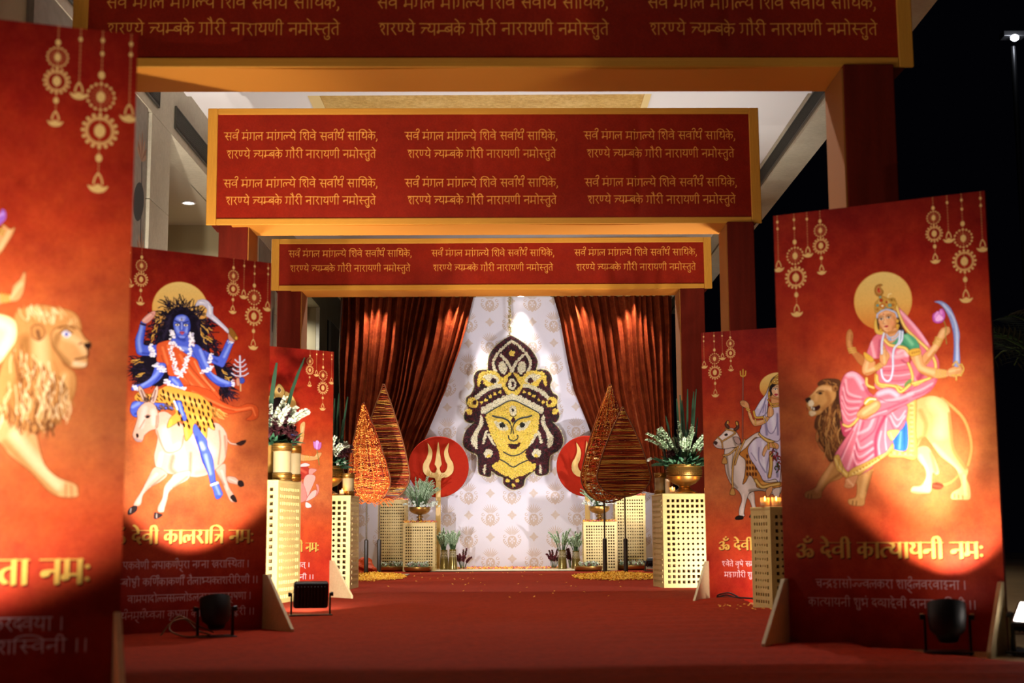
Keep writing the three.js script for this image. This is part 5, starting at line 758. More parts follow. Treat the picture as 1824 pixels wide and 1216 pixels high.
plinth('cream plinth with lanterns and urn in front of the lit net leaf', [-2.12, 16.42], -.05, .62, .62, PH, 9, 16);
plinth('brightly floodlit cream plinth beside the donkey rider panel', [-2.3, 13.02], -.16, .56, .66, 1.1, 9, 16);
plinth('low cream plinth with tea lights half behind the pink rider panel', [2.16, 11.62], .3, .34, .34, .82, 6, 13);
plinth('tall back plinth behind the striped leaf by the wall piers', [-1.995, 23.9], 0, .47, .44, 1.17, 11, 22);
plinth('short back plinth carrying the footed bowl by the wall piers', [-1.52, 23.45], 0, .52, .46, .79, 12, 15);
plinth('short back plinth carrying the footed bowl behind the leaf poles', [1.41, 23.4], 0, .54, .46, .79, 12, 15);
plinth('tall back plinth nearest the big cream plinth', [1.94, 23.9], 0, .5, .44, 1.22, 11, 22);

// ---------------------------------------------------------------- leaf frames wound with cord
const mRim = M(0x6e3a14, .45, { metalness: .3 });
const cord = (c) => MP(c, .55, { specularIntensity: .35 });
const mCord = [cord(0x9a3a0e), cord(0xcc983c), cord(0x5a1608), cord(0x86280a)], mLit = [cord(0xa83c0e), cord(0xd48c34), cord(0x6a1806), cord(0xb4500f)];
function leafFrame(label, [x, z], apex, bottom, half, lean, lean2, poleX, kind, seed) {
  const t = thing('leaf_frame', label, 'leaf frame', [x, 0, -z]), rnd = rng(seed), H = apex - bottom, wid = (v) => { const u = 1 - v; return half * (u < .77 ? .55 * u / .77 + .45 * Math.sin(Math.PI / 2 * u / .77) : Math.sqrt(Math.max(.0004, 1 - ((u - .77) / .23) ** 2))); }, ax = (v) => lean2 + (lean - lean2) * v;
  const rimPts = []; for (let k = 0; k <= 22; k++) { const v = k / 22; rimPts.push([ax(v) + wid(v), bottom + H * v, 0]); } for (let k = 21; k > 0; k--) { const v = k / 22; rimPts.push([ax(v) - wid(v), bottom + H * v, 0]); }
  part('rim', tube(rimPts, .012, 120, 6, true), mRim, t);
  const mats = kind === 'stripe' ? mCord : mLit, sets = [[], [], [], []], N = kind === 'stripe' ? 150 : 150;
  for (const zz of [.028, -.028]) for (let i = 0; i < N; i++) {
    const v = .015 + .97 * (i + rnd() * .8) / N, v2 = Math.min(.99, Math.max(.005, v + (rnd() - .5) * (kind === 'stripe' ? .035 : .06))), a = [ax(v) - wid(v), bottom + H * v, 0], b = [ax(v2) + wid(v2), bottom + H * v2, 0], mids = [];
    const steps = kind === 'stripe' ? 2 : 7; for (let k = 1; k < steps; k++) { const f = k / steps; mids.push([a[0] + (b[0] - a[0]) * f, a[1] + (b[1] - a[1]) * f + (rnd() - .5) * (kind === 'stripe' ? .008 : .05), zz * (.6 + rnd() * .6)]); }
    sets[Math.floor(rnd() * 4)].push(tube([a, ...mids, b], kind === 'stripe' ? .0042 : .0052, steps * 2, 4));
  }
  if (kind !== 'stripe') for (let i = 0; i < 34; i++) { const x0 = -half + 2 * half * (i + rnd()) / 34, pts = []; for (let k = 0; k <= 12; k++) { const v = .03 + .94 * k / 12; pts.push([ax(v) + wid(v) * (x0 / half) + (rnd() - .5) * .03, bottom + H * v, .034 * (rnd() > .5 ? 1 : .7)]); } sets[Math.floor(rnd() * 4)].push(tube(pts, .004, 24, 4)); }
  sets.forEach((s, k) => part('cord_winding', s, mats[k], t, 'stuff'));
  if (kind === 'lit') { const loose = []; for (let i = 0; i < 12; i++) { const a = -half * .6 + rnd() * half; loose.push(tube([[a, bottom + .12, .03], [a + .1, bottom - .05 + rnd() * .06, .06], [a + .2, bottom + .05, .05], [a + .3, bottom + .02 - rnd() * .1, .03]], .005, 14, 4)); } part('loose_cord', loose, mLit[3], t, 'stuff'); }
  const gm = kind === 'lit' ? M(0xffc070, .3, { emissive: 0xff8a28, emissiveIntensity: 1.6 }) : M(0xe8c070, .3, { metalness: .5 });  // on the lit leaf, glints are put in as glowing beads
  if (kind !== 'stripe') { const l = []; for (let i = 0; i < 420; i++) { const v = .03 + rnd() * .94, s = (rnd() - .5) * 1.9; l.push(new THREE.OctahedronGeometry(.0055).translate(ax(v) + wid(v) * s, bottom + H * v, .044)); } part(kind === 'lit' ? 'glint_beads' : 'gold_knots', l, gm, t, 'stuff'); }
  part('pole', tube([[poleX, .0, -.01], [poleX, bottom + .3, -.01]], .011, 2, 8), M(0x4a3a22, .5, { metalness: .4 }), t); part('pole_sleeve', lathe([[0, 0], [.03, 0], [.03, .52], [.024, .53], [.012, .54]], 12).translate(poleX, 0, -.01), M(0x2c2418, .5), t); part('stand_plate', rbox(.26, .014, .26, .004, poleX, .012, 0), M(0x1c1812, .6), t);
  return t;
}
leafFrame('tall striped leaf frame by the wall piers', [-1.885, 20.75], 2.8, 1.08, .388, 0, .0, -.05, 'stripe', 131);
leafFrame('orange net leaf frame with added bead glow by the wall piers', [-2.06, 20.15], 2.47, 1.06, .3, -.06, .06, .0, 'lit', 132);
leafFrame('tall gold net leaf frame leaning behind the striped one', [1.33, 20.35], 2.74, 1.04, .39, .08, .02, -.03, 'net', 133);
leafFrame('shorter dark striped leaf frame on the night side', [1.545, 19.85], 2.36, 1.11, .375, 0, 0, .01, 'stripe', 134);

// ---------------------------------------------------------------- plants, urns, lanterns, candles
const mBrass = M(0x9c7638, .36, { metalness: .85 }), mBrassDark = M(0x7e5c26, .4, { metalness: .8 });
const mLeafG = M(0x2f5a3c, .6, { side: THREE.DoubleSide }), mLeafP = M(0xa9bd98, .6, { side: THREE.DoubleSide }), mSpike = M(0xdfe3cc, .6, { side: THREE.DoubleSide }), mStem = M(0x3e5c30, .7), mRose = M(0x3c0810, .7, { side: THREE.DoubleSide }), mMaroon = M(0x661222, .7, { side: THREE.DoubleSide }), mBlade = M(0x1e3a26, .45, { side: THREE.DoubleSide }), mWhiteBud = M(0xd8dccb, .7, { side: THREE.DoubleSide });
function spikes(rnd, n, y0, len, spread, fat, out, stems, back = 1) { // flower spikes packed with small buds
  for (let i = 0; i < n; i++) {
    const a = rnd() * 6.283, r = Math.sqrt(rnd()) * spread, lx = Math.cos(a) * r, lz = Math.sin(a) * r * back, l = len * (.65 + rnd() * .45), b = v3(lx * .25, y0, lz * .25), e = v3(lx, y0 + l * (1 - .35 * r / spread), lz), bend = v3(lx * .5, y0 + l * .55, lz * .5);
    const cu = new THREE.QuadraticBezierCurve3(b, bend, e); stems.push(new THREE.TubeGeometry(cu, 6, .005, 4));
    for (let k = 0; k < 46; k++) { const f = .36 + .64 * k / 46, p = cu.getPoint(f), tn = cu.getTangent(f), s = v3(rnd() - .5, rnd() - .5, rnd() - .5).cross(tn).normalize(), d = s.multiplyScalar(1).addScaledVector(tn, .9); out.leaf(p, d, tn, fat * (1.35 - f * .75), fat * .75, .25); }
  }
}
function leafRing(rnd, n, y0, r, len, out) { for (let i = 0; i < n; i++) { const a = rnd() * 6.283, d = v3(Math.cos(a), -.25 + rnd() * 1.1, Math.sin(a)); out.leaf(v3(Math.cos(a) * r * rnd(), y0 + rnd() * .05, Math.sin(a) * r * rnd()), d, v3(0, 1, 0), len * (.6 + rnd() * .6), len * .34, .12); } }
function blossomBall(rnd, x, y, z, r, out) { for (let i = 0; i < 40; i++) { const d = v3(rnd() - .5, rnd() - .4, rnd() - .3).normalize(); out.leaf(v3(x, y, z).addScaledVector(d, r * .3), d, v3(.3, 1, .2), r, r * .7, .3); } }
function arrangement(label, [x, y, z], vessel, o, seed, cat = 'flowers') {
  const t = thing('flower_arrangement', label, cat, [x, y, -z], o.turn ?? 0), rnd = rng(seed);
  const top = vessel(t);
  if (o.spikes) { const b = new Leaves(), s = []; spikes(rnd, o.spikes, top, o.len, o.spread, o.fat ?? .03, b, s, o.back ?? .8); part('flower_spikes', b.geo(), o.mat ?? mSpike, t, 'stuff'); part('stems', s, mStem, t, 'stuff'); }
  if (o.leaves) { const b = new Leaves(); leafRing(rnd, o.leaves, top - .02, o.spread * .5, o.leafLen ?? .12, b); part('leaves', b.geo(), o.leafMat ?? mLeafG, t, 'stuff'); }
  if (o.buds) { const b = new Leaves(); for (let i = 0; i < o.buds; i++) { const a = rnd() * 6.283, r = o.spread * (.3 + .6 * rnd()); blossomBall(rnd, Math.cos(a) * r, top + .02 + rnd() * (o.budH ?? .06), Math.sin(a) * r * .8, .018, b); } part('white_buds', b.geo(), mWhiteBud, t, 'stuff'); }
  for (const [bx, by, bz, r] of o.roses ?? []) { const b = new Leaves(); blossomBall(rnd, bx, top + by, bz, r, b); part('maroon_rose', b.geo(), mRose, t); }
  for (const [bx, h, tx, w, tz] of o.blades ?? []) { const b = new Leaves(), n = 6; const P = []; for (let k = 0; k <= n; k++) { const f = k / n, ww = w * (k === n ? .4 : 1 - f * .3); P.push([bx + tx * f * f, top - .05 + h * f, (tz ?? -.06) + .01 * Math.sin(f * 4), ww]); } for (let k = 0; k < n; k++) { const [a, c, e, f2] = P[k], [g, h2, i2, j] = P[k + 1]; for (const s of [-1, 1]) b.p.push(a, c, e + .006, a + s * f2 / 2, c, e, g, h2, i2 + .006, g, h2, i2 + .006, a + s * f2 / 2, c, e, g + s * j / 2, h2, i2); } part('tall_blade', b.geo(), mBlade, t); }
  return t;
}
const urn = (t) => {                                                // footed brass urn with a pierced band
  part('urn', lathe([[0, 0], [.15, 0], [.155, .015], [.13, .03], [.085, .05], [.06, .075], [.07, .095], [.13, .12], [.18, .17], [.2, .225], [.205, .27], [.195, .3], [.2, .325], [.205, .335], [.19, .335], [.18, .3], [.18, .25], [.1, .2], [0, .19]], 48), mBrass, t);
  const studs = []; for (let r = 0; r < 3; r++) for (let i = 0; i < 56; i++) { const a = i / 56 * 6.283; studs.push(new THREE.BoxGeometry(.011, .011, .008).translate(0, .225 + r * .021, .204).rotateY(a)); } part('stud_band', studs, mBrassDark, t, 'stuff');
  for (const y of [.31, .2]) part('ring_moulding', new THREE.TorusGeometry(.2, .006, 6, 48).rotateX(Math.PI / 2).translate(0, y, 0), mBrass, t);
  return .33;
};
arrangement('brass urn of pale spikes and dark blades on the big cream plinth', [1.96, PH, 16.32], urn, { spikes: 34, len: .5, spread: .48, fat: .042, mat: mLeafP, leaves: 190, leafLen: .16, buds: 14, roses: [[.12, .26, -.06, .07], [.22, .24, -.04, .07], [-.16, .12, .04, .055], [-.02, .22, -.1, .06]], blades: [[-.04, .82, -.02, .03], [.0, .86, -.02, .03], [.05, .93, .02, .028], [.09, .9, .05, .028], [.11, .93, .06, .026], [-.12, .62, -.07, .03], [-.2, .44, -.07, .03], [-.02, .7, .02, .03], [.03, .8, -.03, .03], [.13, .6, .05, .028], [-.05, .4, -.05, .022]] }, 141);
arrangement('brass urn of white spikes on the plinth before the net leaf', [-2.13, PH, 16.3], urn, { spikes: 26, len: .46, spread: .4, fat: .048, leaves: 190, leafLen: .16, buds: 16, roses: [[.2, .14, .1, .07], [.1, .24, -.04, .05], [.26, .2, -.02, .05]], blades: [[.06, .84, .02, .03], [.1, .9, .03, .03], [.16, .86, .07, .03], [.02, .95, -.03, .03], [-.06, .9, -.06, .03], [.14, .6, .04, .026]] }, 142);
arrangement('half hidden arrangement of white spikes and dark roses beside the donkey rider panel', [-2.22, 1.1, 13.0], (t) => { part('lantern_vase', lathe([[0, 0], [.1, 0], [.11, .02], [.1, .04], [.1, .3], [.115, .33], [.1, .34], [0, .33]], 32), mBrassDark, t); return .33; }, { spikes: 20, len: .5, spread: .42, fat: .055, leaves: 90, leafLen: .16, roses: [[.1, .17, .08, .075], [.2, .1, .1, .07], [.14, .26, .06, .06], [.06, .1, .14, .06], [-.04, .28, .1, .07]], blades: [[.1, .86, .2, .024], [.12, .82, .17, .022], [.0, .8, .06, .05, .05]] }, 143);
const bowl = (t) => { part('footed_bowl', lathe([[0, 0], [.1, 0], [.1, .012], [.05, .035], [.028, .07], [.045, .09], [.028, .11], [.03, .125], [.09, .14], [.15, .17], [.175, .21], [.17, .225], [.178, .245], [.17, .25], [.16, .22], [.1, .17], [0, .16]], 40), mBrass, t); part('bead_ring', new THREE.TorusGeometry(.045, .012, 8, 24).rotateX(Math.PI / 2).translate(0, .09, 0), mBrass, t); return .24; };
arrangement('footed brass bowl of pale green spikes by the wall piers', [-1.52, .792, 23.42], bowl, { spikes: 70, len: .56, spread: .36, fat: .026, mat: mLeafP, buds: 46, budH: .08 }, 144);
arrangement('footed brass bowl of spikes seen past the leaf poles', [1.41, .792, 23.38], bowl, { spikes: 60, len: .5, spread: .34, fat: .026, mat: mLeafP, buds: 40, budH: .08 }, 145);
const mMosaic = M(0x8a7a44, .2, { metalness: .7 });
const mosaicVase = (h) => (t) => { part('vase', lathe([[0, 0], [.07, 0], [.078, .02], [.068, h * .55], [.055, h * .82], [.058, h], [.05, h], [.048, h * .8], [0, .03]], 28), mMosaic, t); const l = []; for (let r = 0; r < 11; r++) for (let i = 0; i < 14; i++) l.push(new THREE.OctahedronGeometry(.011).scale(1, 1, .4).translate(0, .03 + r * h / 12.5, .071 - .013 * r / 11).rotateY((i + (r % 2) * .5) / 14 * 6.283)); part('glass_beads', l, M(0xd8d4c4, .15, { metalness: .6 }), t, 'stuff'); return h - .04; };
[[-1.15, 24.0, .33, 'left of the two beaded vases by the wall pier trident'], [-1.0, 23.86, .34, 'right of the two beaded vases by the wall pier trident'], [.82, 23.95, .32, 'beaded vase of tall pale spikes by the night side trident'], [1.05, 24.05, .3, 'shorter beaded vase beside the low bowl on the night side']].forEach(([x, z, h, lab], i) => arrangement(lab, [x, .012, z], mosaicVase(h), { spikes: i === 2 ? 14 : 22, len: i === 2 ? .48 : .42, spread: i === 2 ? .24 : .16, fat: .036, mat: mLeafP }, 150 + i, 'vase'));
[[-.85, 24.2, 'dark maroon foliage behind the beaded vases by the wall pier trident'], [.68, 24.25, 'dark maroon foliage on the floor left of the tall spiked vase'], [.98, 24.25, 'dark maroon foliage between the two night side vases']].forEach(([x, z, lab], i) => { const t = thing('maroon_foliage', lab, 'plant', [x, .012, -z]), rnd = rng(160 + i), b = new Leaves(), s = []; spikes(rnd, 9, .02, .36, .17, .04, b, s); part('foliage', b.geo(), mMaroon, t, 'stuff'); part('stems', s, mStem, t, 'stuff'); });
const lowBowl = (t) => { part('bowl', lathe([[0, 0], [.2, 0], [.225, .03], [.23, .075], [.222, .08], [.21, .05], [0, .03]], 40), mBrass, t); return .07; };
[[-1.99, 23.5, 'low brass bowl of succulents before the tall pier side plinth'], [-1.52, 23.05, 'low brass bowl of succulents before the short pier side plinth'], [1.2, 23.0, 'low brass bowl of succulents before the short night side plinth'], [1.93, 23.5, 'low brass bowl of succulents before the tall night side plinth']].forEach(([x, z, lab], i) => {
  const t = thing('succulent_bowl', lab, 'bowl', [x, .008, -z]), rnd = rng(170 + i); lowBowl(t); const b = new Leaves(), w = new Leaves(), p = new Leaves();
  for (let k = 0; k < 16; k++) { const a = rnd() * 6.283, r = .18 * Math.sqrt(rnd()), o = v3(Math.cos(a) * r, .07, Math.sin(a) * r * .9); for (let q = 0; q < 16; q++) { const d = v3(rnd() - .5, .3 + rnd() * .7, rnd() - .5); (q % 5 === 0 ? p : b).leaf(o, d, v3(0, 1, .1), .08, .035, .2); } blossomBall(rnd, o.x * 1.1, .12 + rnd() * .04, o.z, .012, w); }
  part('succulents', b.geo(), mLeafP, t, 'stuff'); part('pink_succulents', p.geo(), M(0x9a6a6e, .7, { side: THREE.DoubleSide }), t, 'stuff'); part('white_buds', w.geo(), mWhiteBud, t, 'stuff');
});
const mWax = M(0xe6d9b8, .6), mGlassy = MP(0xfff6e0, .08, { transmission: .85, thickness: 0, ior: 1.45 }), mCream = M(0x9c8a62, .4);
function lantern(label, [x, y, z], r, h, kind) {
  const t = thing('candle_lantern', label, 'lantern', [x, y, -z]), b = kind === 'patterned' ? M(0x8a5a1c, .35, { metalness: .8 }) : mBrass;
  part('glass', lathe([[r * .93, h * .2], [r * .93, h * .78]], 32), mCream, t);
  for (const [y0, y1] of [[0, h * .2], [h * .78, h]]) { const band = part('band', lathe([[0, y0], [r, y0], [r, y1], [r * .8, y1], [0, y1]], 32), b, t); const rings = []; for (let k = 0; k < 4; k++) rings.push(new THREE.TorusGeometry(r * 1.01, r * .05, 6, 32).rotateX(Math.PI / 2).translate(0, y0 + (y1 - y0) * (k + .5) / 4, 0)); part('band_ring', rings, b, band); }
}
lantern('wide banded lantern on the floodlit plinth', [-2.07, 1.1, 12.8], .085, .33, 'plain');
lantern('patterned lantern at the back of the floodlit plinth', [-2.02, 1.1, 13.14], .07, .33, 'patterned');
lantern('banded lantern on the plinth before the net leaf', [-1.87, PH, 16.25], .07, .25, 'plain');
lantern('banded lantern behind the urn on the big cream plinth', [1.71, PH, 16.55], .07, .25, 'plain');
function candle(label, [x, y, z], r, h, glow, group) {
  const t = thing('tea_light', label, 'candle', [x, y, -z], 0, group);
  part('glass_cup', lathe([[0, .002], [r * .9, .002], [r, .01], [r, h], [r * .94, h], [r * .94, .012], [0, .012]], 28), mGlassy, t);
  part('wax', new THREE.CylinderGeometry(r * .85, r * .85, h * .4, 24).translate(0, h * .2 + .013, 0), mWax, t);
  part('flame', lathe([[0, 0], [.006, .006], [.007, .014], [.003, .03], [0, .038]], 12).translate(0, h * .4 + .016, 0), M(0xffe0a0, .5, { emissive: 0xffb050, emissiveIntensity: glow }), t);
  const l = new THREE.PointLight(0xffa850, .05, 0, 2); l.position.set(x, y + h * .4 + .045, -z + .02); l.shadow.radius = .4; l.castShadow = true; l.name = 'flame_light'; scene.add(l);
}
candle('left of the two tea lights on the low plinth', [2.03, .82, 11.52], .04, .075, 24, 'tea lights on the low plinth');
candle('right of the two tea lights on the low plinth', [2.115, .82, 11.49], .04, .075, 24, 'tea lights on the low plinth');
candle('small glowing tea light beside the urn on the big cream plinth', [1.8, PH, 16.12], .032, .07, 20);
candle('dark glass tea light right of the urn foot on the big cream plinth', [2.2, PH, 16.2], .03, .06, 3);
candle('small tea light beside the lantern before the net leaf', [-1.93, PH, 16.16], .03, .06, 20);
{ const t = thing('pillar_candle', 'short cream pillar candle between the urn and lantern on the big cream plinth', 'candle', [1.78, PH, -16.4]); part('wax', lathe([[0, 0], [.03, 0], [.03, .17], [.026, .176], [0, .17]], 20), mWax, t); part('wick', tube([[0, .17, 0], [.002, .185, 0]], .002, 2, 5), M(0x1c1410, .9), t); }

// ---------------------------------------------------------------- petals, mats, cables
function petals(name, label, n, place, mats, size, seed) { const t = thing(name, label, 'petals'), rnd = rng(seed), b = mats.map(() => new Leaves()); for (let i = 0; i < n; i++) { const [x, y, z] = place(rnd); b[Math.floor(rnd() * mats.length)].leaf(v3(x, y + rnd() * size * .5, z), v3(rnd() - .5, (rnd() - .3) * .5, rnd() - .5), v3(0, 1, 0), size * (.7 + rnd() * .6), size * .6, .25); } b.forEach((q, k) => part('petals', q.geo(), mats[k], t, 'stuff')); }
const mMari = [M(0xe6ac1c, .8, { side: THREE.DoubleSide }), M(0xd89210, .8, { side: THREE.DoubleSide }), M(0xf0c044, .8, { side: THREE.DoubleSide })], mPink = [...mMari, M(0xa81c4a, .8, { side: THREE.DoubleSide }), M(0xd86a8a, .8, { side: THREE.DoubleSide })];
const ringAt = (cx, cz, rx, rz) => (r) => { const a = r() * 6.283, q = Math.sqrt(r()); return [cx + Math.cos(a) * rx * q, .012 + .05 * (1 - q), -cz + Math.sin(a) * rz * q]; };
petals('marigold_petals', 'heap of marigold petals under the pier side leaf poles', 3800, ringAt(-1.95, 19.9, .45, 1.3), mMari, .035, 181);
petals('marigold_petals', 'wide heap of marigold petals under the night side leaf poles', 5200, ringAt(1.42, 19.6, .6, 1.1), mMari, .035, 182);
petals('flower_petals', 'line of pink and yellow petals along the foot of the backdrop', 1800, (r) => [-1 + r() * 1.9, .015, -24.7 + r() * .5], mPink, .035, 183);
for (const [x, z, y, w, d, lab, s] of [[-1.52, 23.45, .793, .52, .46, 'pink and yellow petals spread on the short pier side plinth', 184], [1.41, 23.4, .793, .54, .46, 'pink and yellow petals spread on the short night side plinth', 185], [-1.995, 23.9, 1.173, .47, .44, 'petals spread on the tall pier side plinth', 186], [1.94, 23.9, 1.223, .5, .44, 'petals spread on the tall night side plinth', 187]]) petals('flower_petals', lab, 420, (r) => [x + (r() - .5) * w, y, -z + (r() - .5) * d], mPink, .034, s);
{ const rnd = rng(188), t = thing('flower_petals', 'few loose petals scattered over the far carpet', 'petals'), b = new Leaves(); for (let i = 0; i < 60; i++) b.leaf(v3(-2 + rnd() * 3.4, .02, -13.4 - rnd() * 9), v3(rnd() - .5, .1, rnd() - .5), v3(0, 1, 0), .03, .02); for (let i = 0; i < 26; i++) b.leaf(v3(1.62 + rnd() * .4, .024, -11.2 - rnd() * .9), v3(rnd() - .5, .1, rnd() - .5), v3(0, 1, 0), .026, .018); part('petals', b.geo(), mMari[2], t, 'stuff'); }
const mMat = M(0xffffff, .9, { map: grain('#b7a884', 256, 256, 191, [[18, [240, 225, 190, 50], [80, 60, 40, 60]], [50, [240, 225, 190, 50], [80, 60, 40, 60]], [200, [240, 225, 190, 30], [80, 60, 40, 40]]], true, 1.2, 1.2) }), mMatEdge = M(0x5c4a34, .9);
for (const [x0, x1, z0, z1, lab] of [[-1.6, 1.55, 23.0, 24.6, 'long patterned beige mat along the foot of the backdrop'], [-2.6, -1.55, 19.9, 21.6, 'patterned beige mat under the pier side leaf frames']]) { const t = thing('floor_mat', lab, 'mat'); part('mat', metreUV(span(x0, x1, .008, .018, -z1, -z0)), mMat, t); for (const z of [z0 - .02, z1]) part('edge_band', span(x0, x1, .008, .02, -z - .02, -z), mMatEdge, t); }
const cable = (pts, r, color, label) => single('power_cable', tube(pts, r, 70, 6), M(color, .5), label, 'cable');
cable([[-2.1, .03, -8.62], [-2.05, .1, -8.66], [-1.98, .12, -8.7], [-1.9, .05, -8.72], [-1.82, .03, -8.68], [-1.95, .03, -8.55], [-2.04, .07, -8.58], [-2.0, .14, -8.64], [-1.88, .08, -8.66], [-1.8, .04, -8.7]], .005, 0x8a6a48, 'pale looped cable on the carpet left of the donkey panel lamp');
cable([[1.78, .03, -12.86], [1.88, .07, -12.74], [2.0, .03, -12.6], [1.9, .09, -12.66], [1.8, .06, -12.78], [2.06, .05, -12.5], [2.2, .03, -12.35]], .007, 0x0c0a0a, 'black cable curled at the foot of the bull rider panel');
{ const rnd = rng(192), t = thing('cloth_bundle', 'orange cloth bundle dropped on the floor behind the marigold heap', 'cloth', [-2.37, .01, -22.6]), g = new THREE.IcosahedronGeometry(.16, 4), p = g.attributes.position; for (let i = 0; i < p.count; i++) { const x = p.getX(i), y = p.getY(i), z = p.getZ(i), k = 1 + .16 * Math.sin(x * 40 + z * 22) + .12 * Math.sin(y * 50 + x * 18); p.setXYZ(i, x * k * 1.3, Math.max(0, y * k * .9 + .07), z * k); } g.computeVertexNormals(); part('cloth', g, mLit[0], t); }

// ---------------------------------------------------------------- floor floodlights
const mBlack = M(0x0d0d0e, .5), mBlackMetal = M(0x141415, .4, { metalness: .5 });
const DEG = Math.PI / 180;
function flood(label, [x, z], to, o) {                              // to: aimed point; the head tips in its bracket
  const dir = v3(to[0] - x, 0, -to[1] + z), yaw = Math.atan2(dir.x, dir.z), y0 = o.h ?? .2, t = thing('floodlight', label, 'floodlight', [x, .012, -z], yaw), head = new THREE.Group(), s = o.size ?? 1, d = Math.hypot(dir.x, dir.z), pitch = Math.atan2(to[2] - y0 - .012, d) ;
  head.name = 'head'; head.position.y = y0; head.rotation.x = -(o.pitch ?? pitch); t.add(head);
  part('housing', o.par ? lathe([[0, -.13], [.05, -.13], [.06, -.1], [.092, -.07], [.1, .0], [.1, .07], [.092, .07], [.088, .05], [0, .05]].map(([a, b]) => [a * s, b * s]), 32).rotateX(Math.PI / 2) : rbox(.26 * s, .2 * s, .07 * s, .02 * s, 0, 0, -.01), mBlack, head);
  if (!o.par) { const f = []; for (let k = 0; k < 9; k++) f.push(box(.008, .15 * s, .03, (k - 4) * .025 * s, 0, -.055 * s)); part('cooling_fins', f, mBlack, head, 'stuff'); }
  part('lens', o.par ? new THREE.CylinderGeometry(.085 * s, .085 * s, .006, 28).rotateX(Math.PI / 2).translate(0, 0, .055 * s) : rbox(.21 * s, .15 * s, .008, .003, 0, 0, .027 * s), M(0xffffff, .3, { emissive: LAMP, emissiveIntensity: o.glow ?? 6 }), head);
  const w = (o.par ? .115 : .145) * s; part('bracket', [box(.012, y0 + .02, .03, -w, y0 / 2, 0), box(.012, y0 + .02, .03, w, y0 / 2, 0), box(w * 2, .012, .03, 0, .006, 0)], mBlackMetal, t); part('base_bar', rbox(w * 2.2, .012, .16, .004, 0, .006, 0), mBlackMetal, t);
  for (const k of [-1, 1]) part('clamp_knob', new THREE.CylinderGeometry(.016, .016, .02, 14).rotateZ(Math.PI / 2).translate(k * (w + .014), y0, 0), mBlackMetal, t);
  const a = o.pitch ?? pitch, off = .06 * s + .03, at = [x + Math.sin(yaw) * Math.cos(a) * off, y0 + .012 + Math.sin(a) * off, -z + Math.cos(yaw) * Math.cos(a) * off], far = 3;
  if (o.beam) spot(at, [o.beam[0], o.beam[2], -o.beam[1]], o.beam[3], o.beam[4] * DEG, 1, LAMP, 2.5);
  if (o.power) spot(at, [at[0] + Math.sin(yaw) * Math.cos(a) * far, at[1] + Math.sin(a) * far, at[2] + Math.cos(yaw) * Math.cos(a) * far], o.power, o.half, o.soft ?? .2, o.color ?? LAMP, o.soften ?? 2.5);
}
flood('black can floodlight in front of the donkey rider panel', [-1.79, 8.68], [-2.02, 9.17, 1.2], { par: 1, size: .92, h: .17, pitch: 70 * DEG, beam: [-2.1, 9.12, 1.9, POWER.panel * 3, 26], power: POWER.panel * 1.3, half: 43 * DEG, soft: .15 });
flood('black can floodlight in front of the pink rider panel', [2.2, 7.34], [2.28, 7.66, 1.2], { par: 1, size: .95, h: .18, pitch: 71 * DEG, beam: [2.02, 7.8, 2.0, POWER.panel * 4.6, 28], power: POWER.panel * .7, half: 45 * DEG, soft: .14 });
flood('low black floodlight between the donkey panel and the floodlit plinth', [-1.53, 10.9], [-1.94, 12.8, .5], { size: 1, h: .16, pitch: 14 * DEG, power: POWER.plinth * 11, half: 40 * DEG, soft: .6 });
flood('glowing floodlight at the picture edge by the pink rider panel', [2.62, 7.25], [1.0, 5.4, 2.2], { size: .85, h: .19, pitch: 48 * DEG, power: 5, half: 48 * DEG, soft: .6, glow: 14 });
flood('black floodlight behind the low plinth at the bull rider panel', [2.35, 12.05], [2.2, 12.7, .3], { size: .8, h: .12, pitch: 12 * DEG, power: POWER.panel * .6, half: 40 * DEG, soft: .8 });
flood('floodlight behind the bull rider panel beside the big cream plinth', [2.55, 15.2], [2.0, 16.1, .4], { size: .9, h: .14, pitch: 14 * DEG, power: POWER.plinth * 2.2, half: 50 * DEG, soft: .6 });
flood('floodlight behind the big cream plinth aimed at the flower face', [2.42, 20.8], [.0, 24.8, 2.6], { size: .9, h: .15, power: POWER.back * .36, half: 38 * DEG, soft: .9, color: 0xf8f6ff });
flood('floodlight behind the net leaf plinth aimed at the flower face', [-2.3, 17.25], [.1, 24.8, 2.8], { size: .9, h: .15, power: POWER.back, half: 25 * DEG, soft: .9, color: 0xf8f6ff });
flood('small black floodlight between the back plinth and the big cream plinth', [2.2, 22.6], [1.9, 24.8, 3], { size: .9, h: .15, pitch: 60 * DEG, power: POWER.spot * .4, half: 40 * DEG, soft: .8 });
flood('black can floodlight in front of the nearest lion panel', [-2.1, 4.0], [-2.0, 4.78, 1.2], { par: 1, size: .95, h: .17, pitch: 50 * DEG, beam: [-1.9, 4.82, 1.7, POWER.panel * 3.2, 28], power: POWER.panel * 2, half: 46 * DEG, soft: .2 });
flood('floodlight behind the floodlit plinth aimed at the lotus panel', [-2.75, 12.8], [-2.5, 13.65, .8], { size: .9, h: .14, pitch: 50 * DEG, power: POWER.panel * .3, half: 55 * DEG, soft: .5 });
flood('floodlight between the lotus panel and the plinth before the net leaf', [-2.3, 15.1], [-2.0, 16.2, .6], { size: .9, h: .14, pitch: 26 * DEG, power: POWER.plinth * 1.6, half: 55 * DEG, soft: .5 });
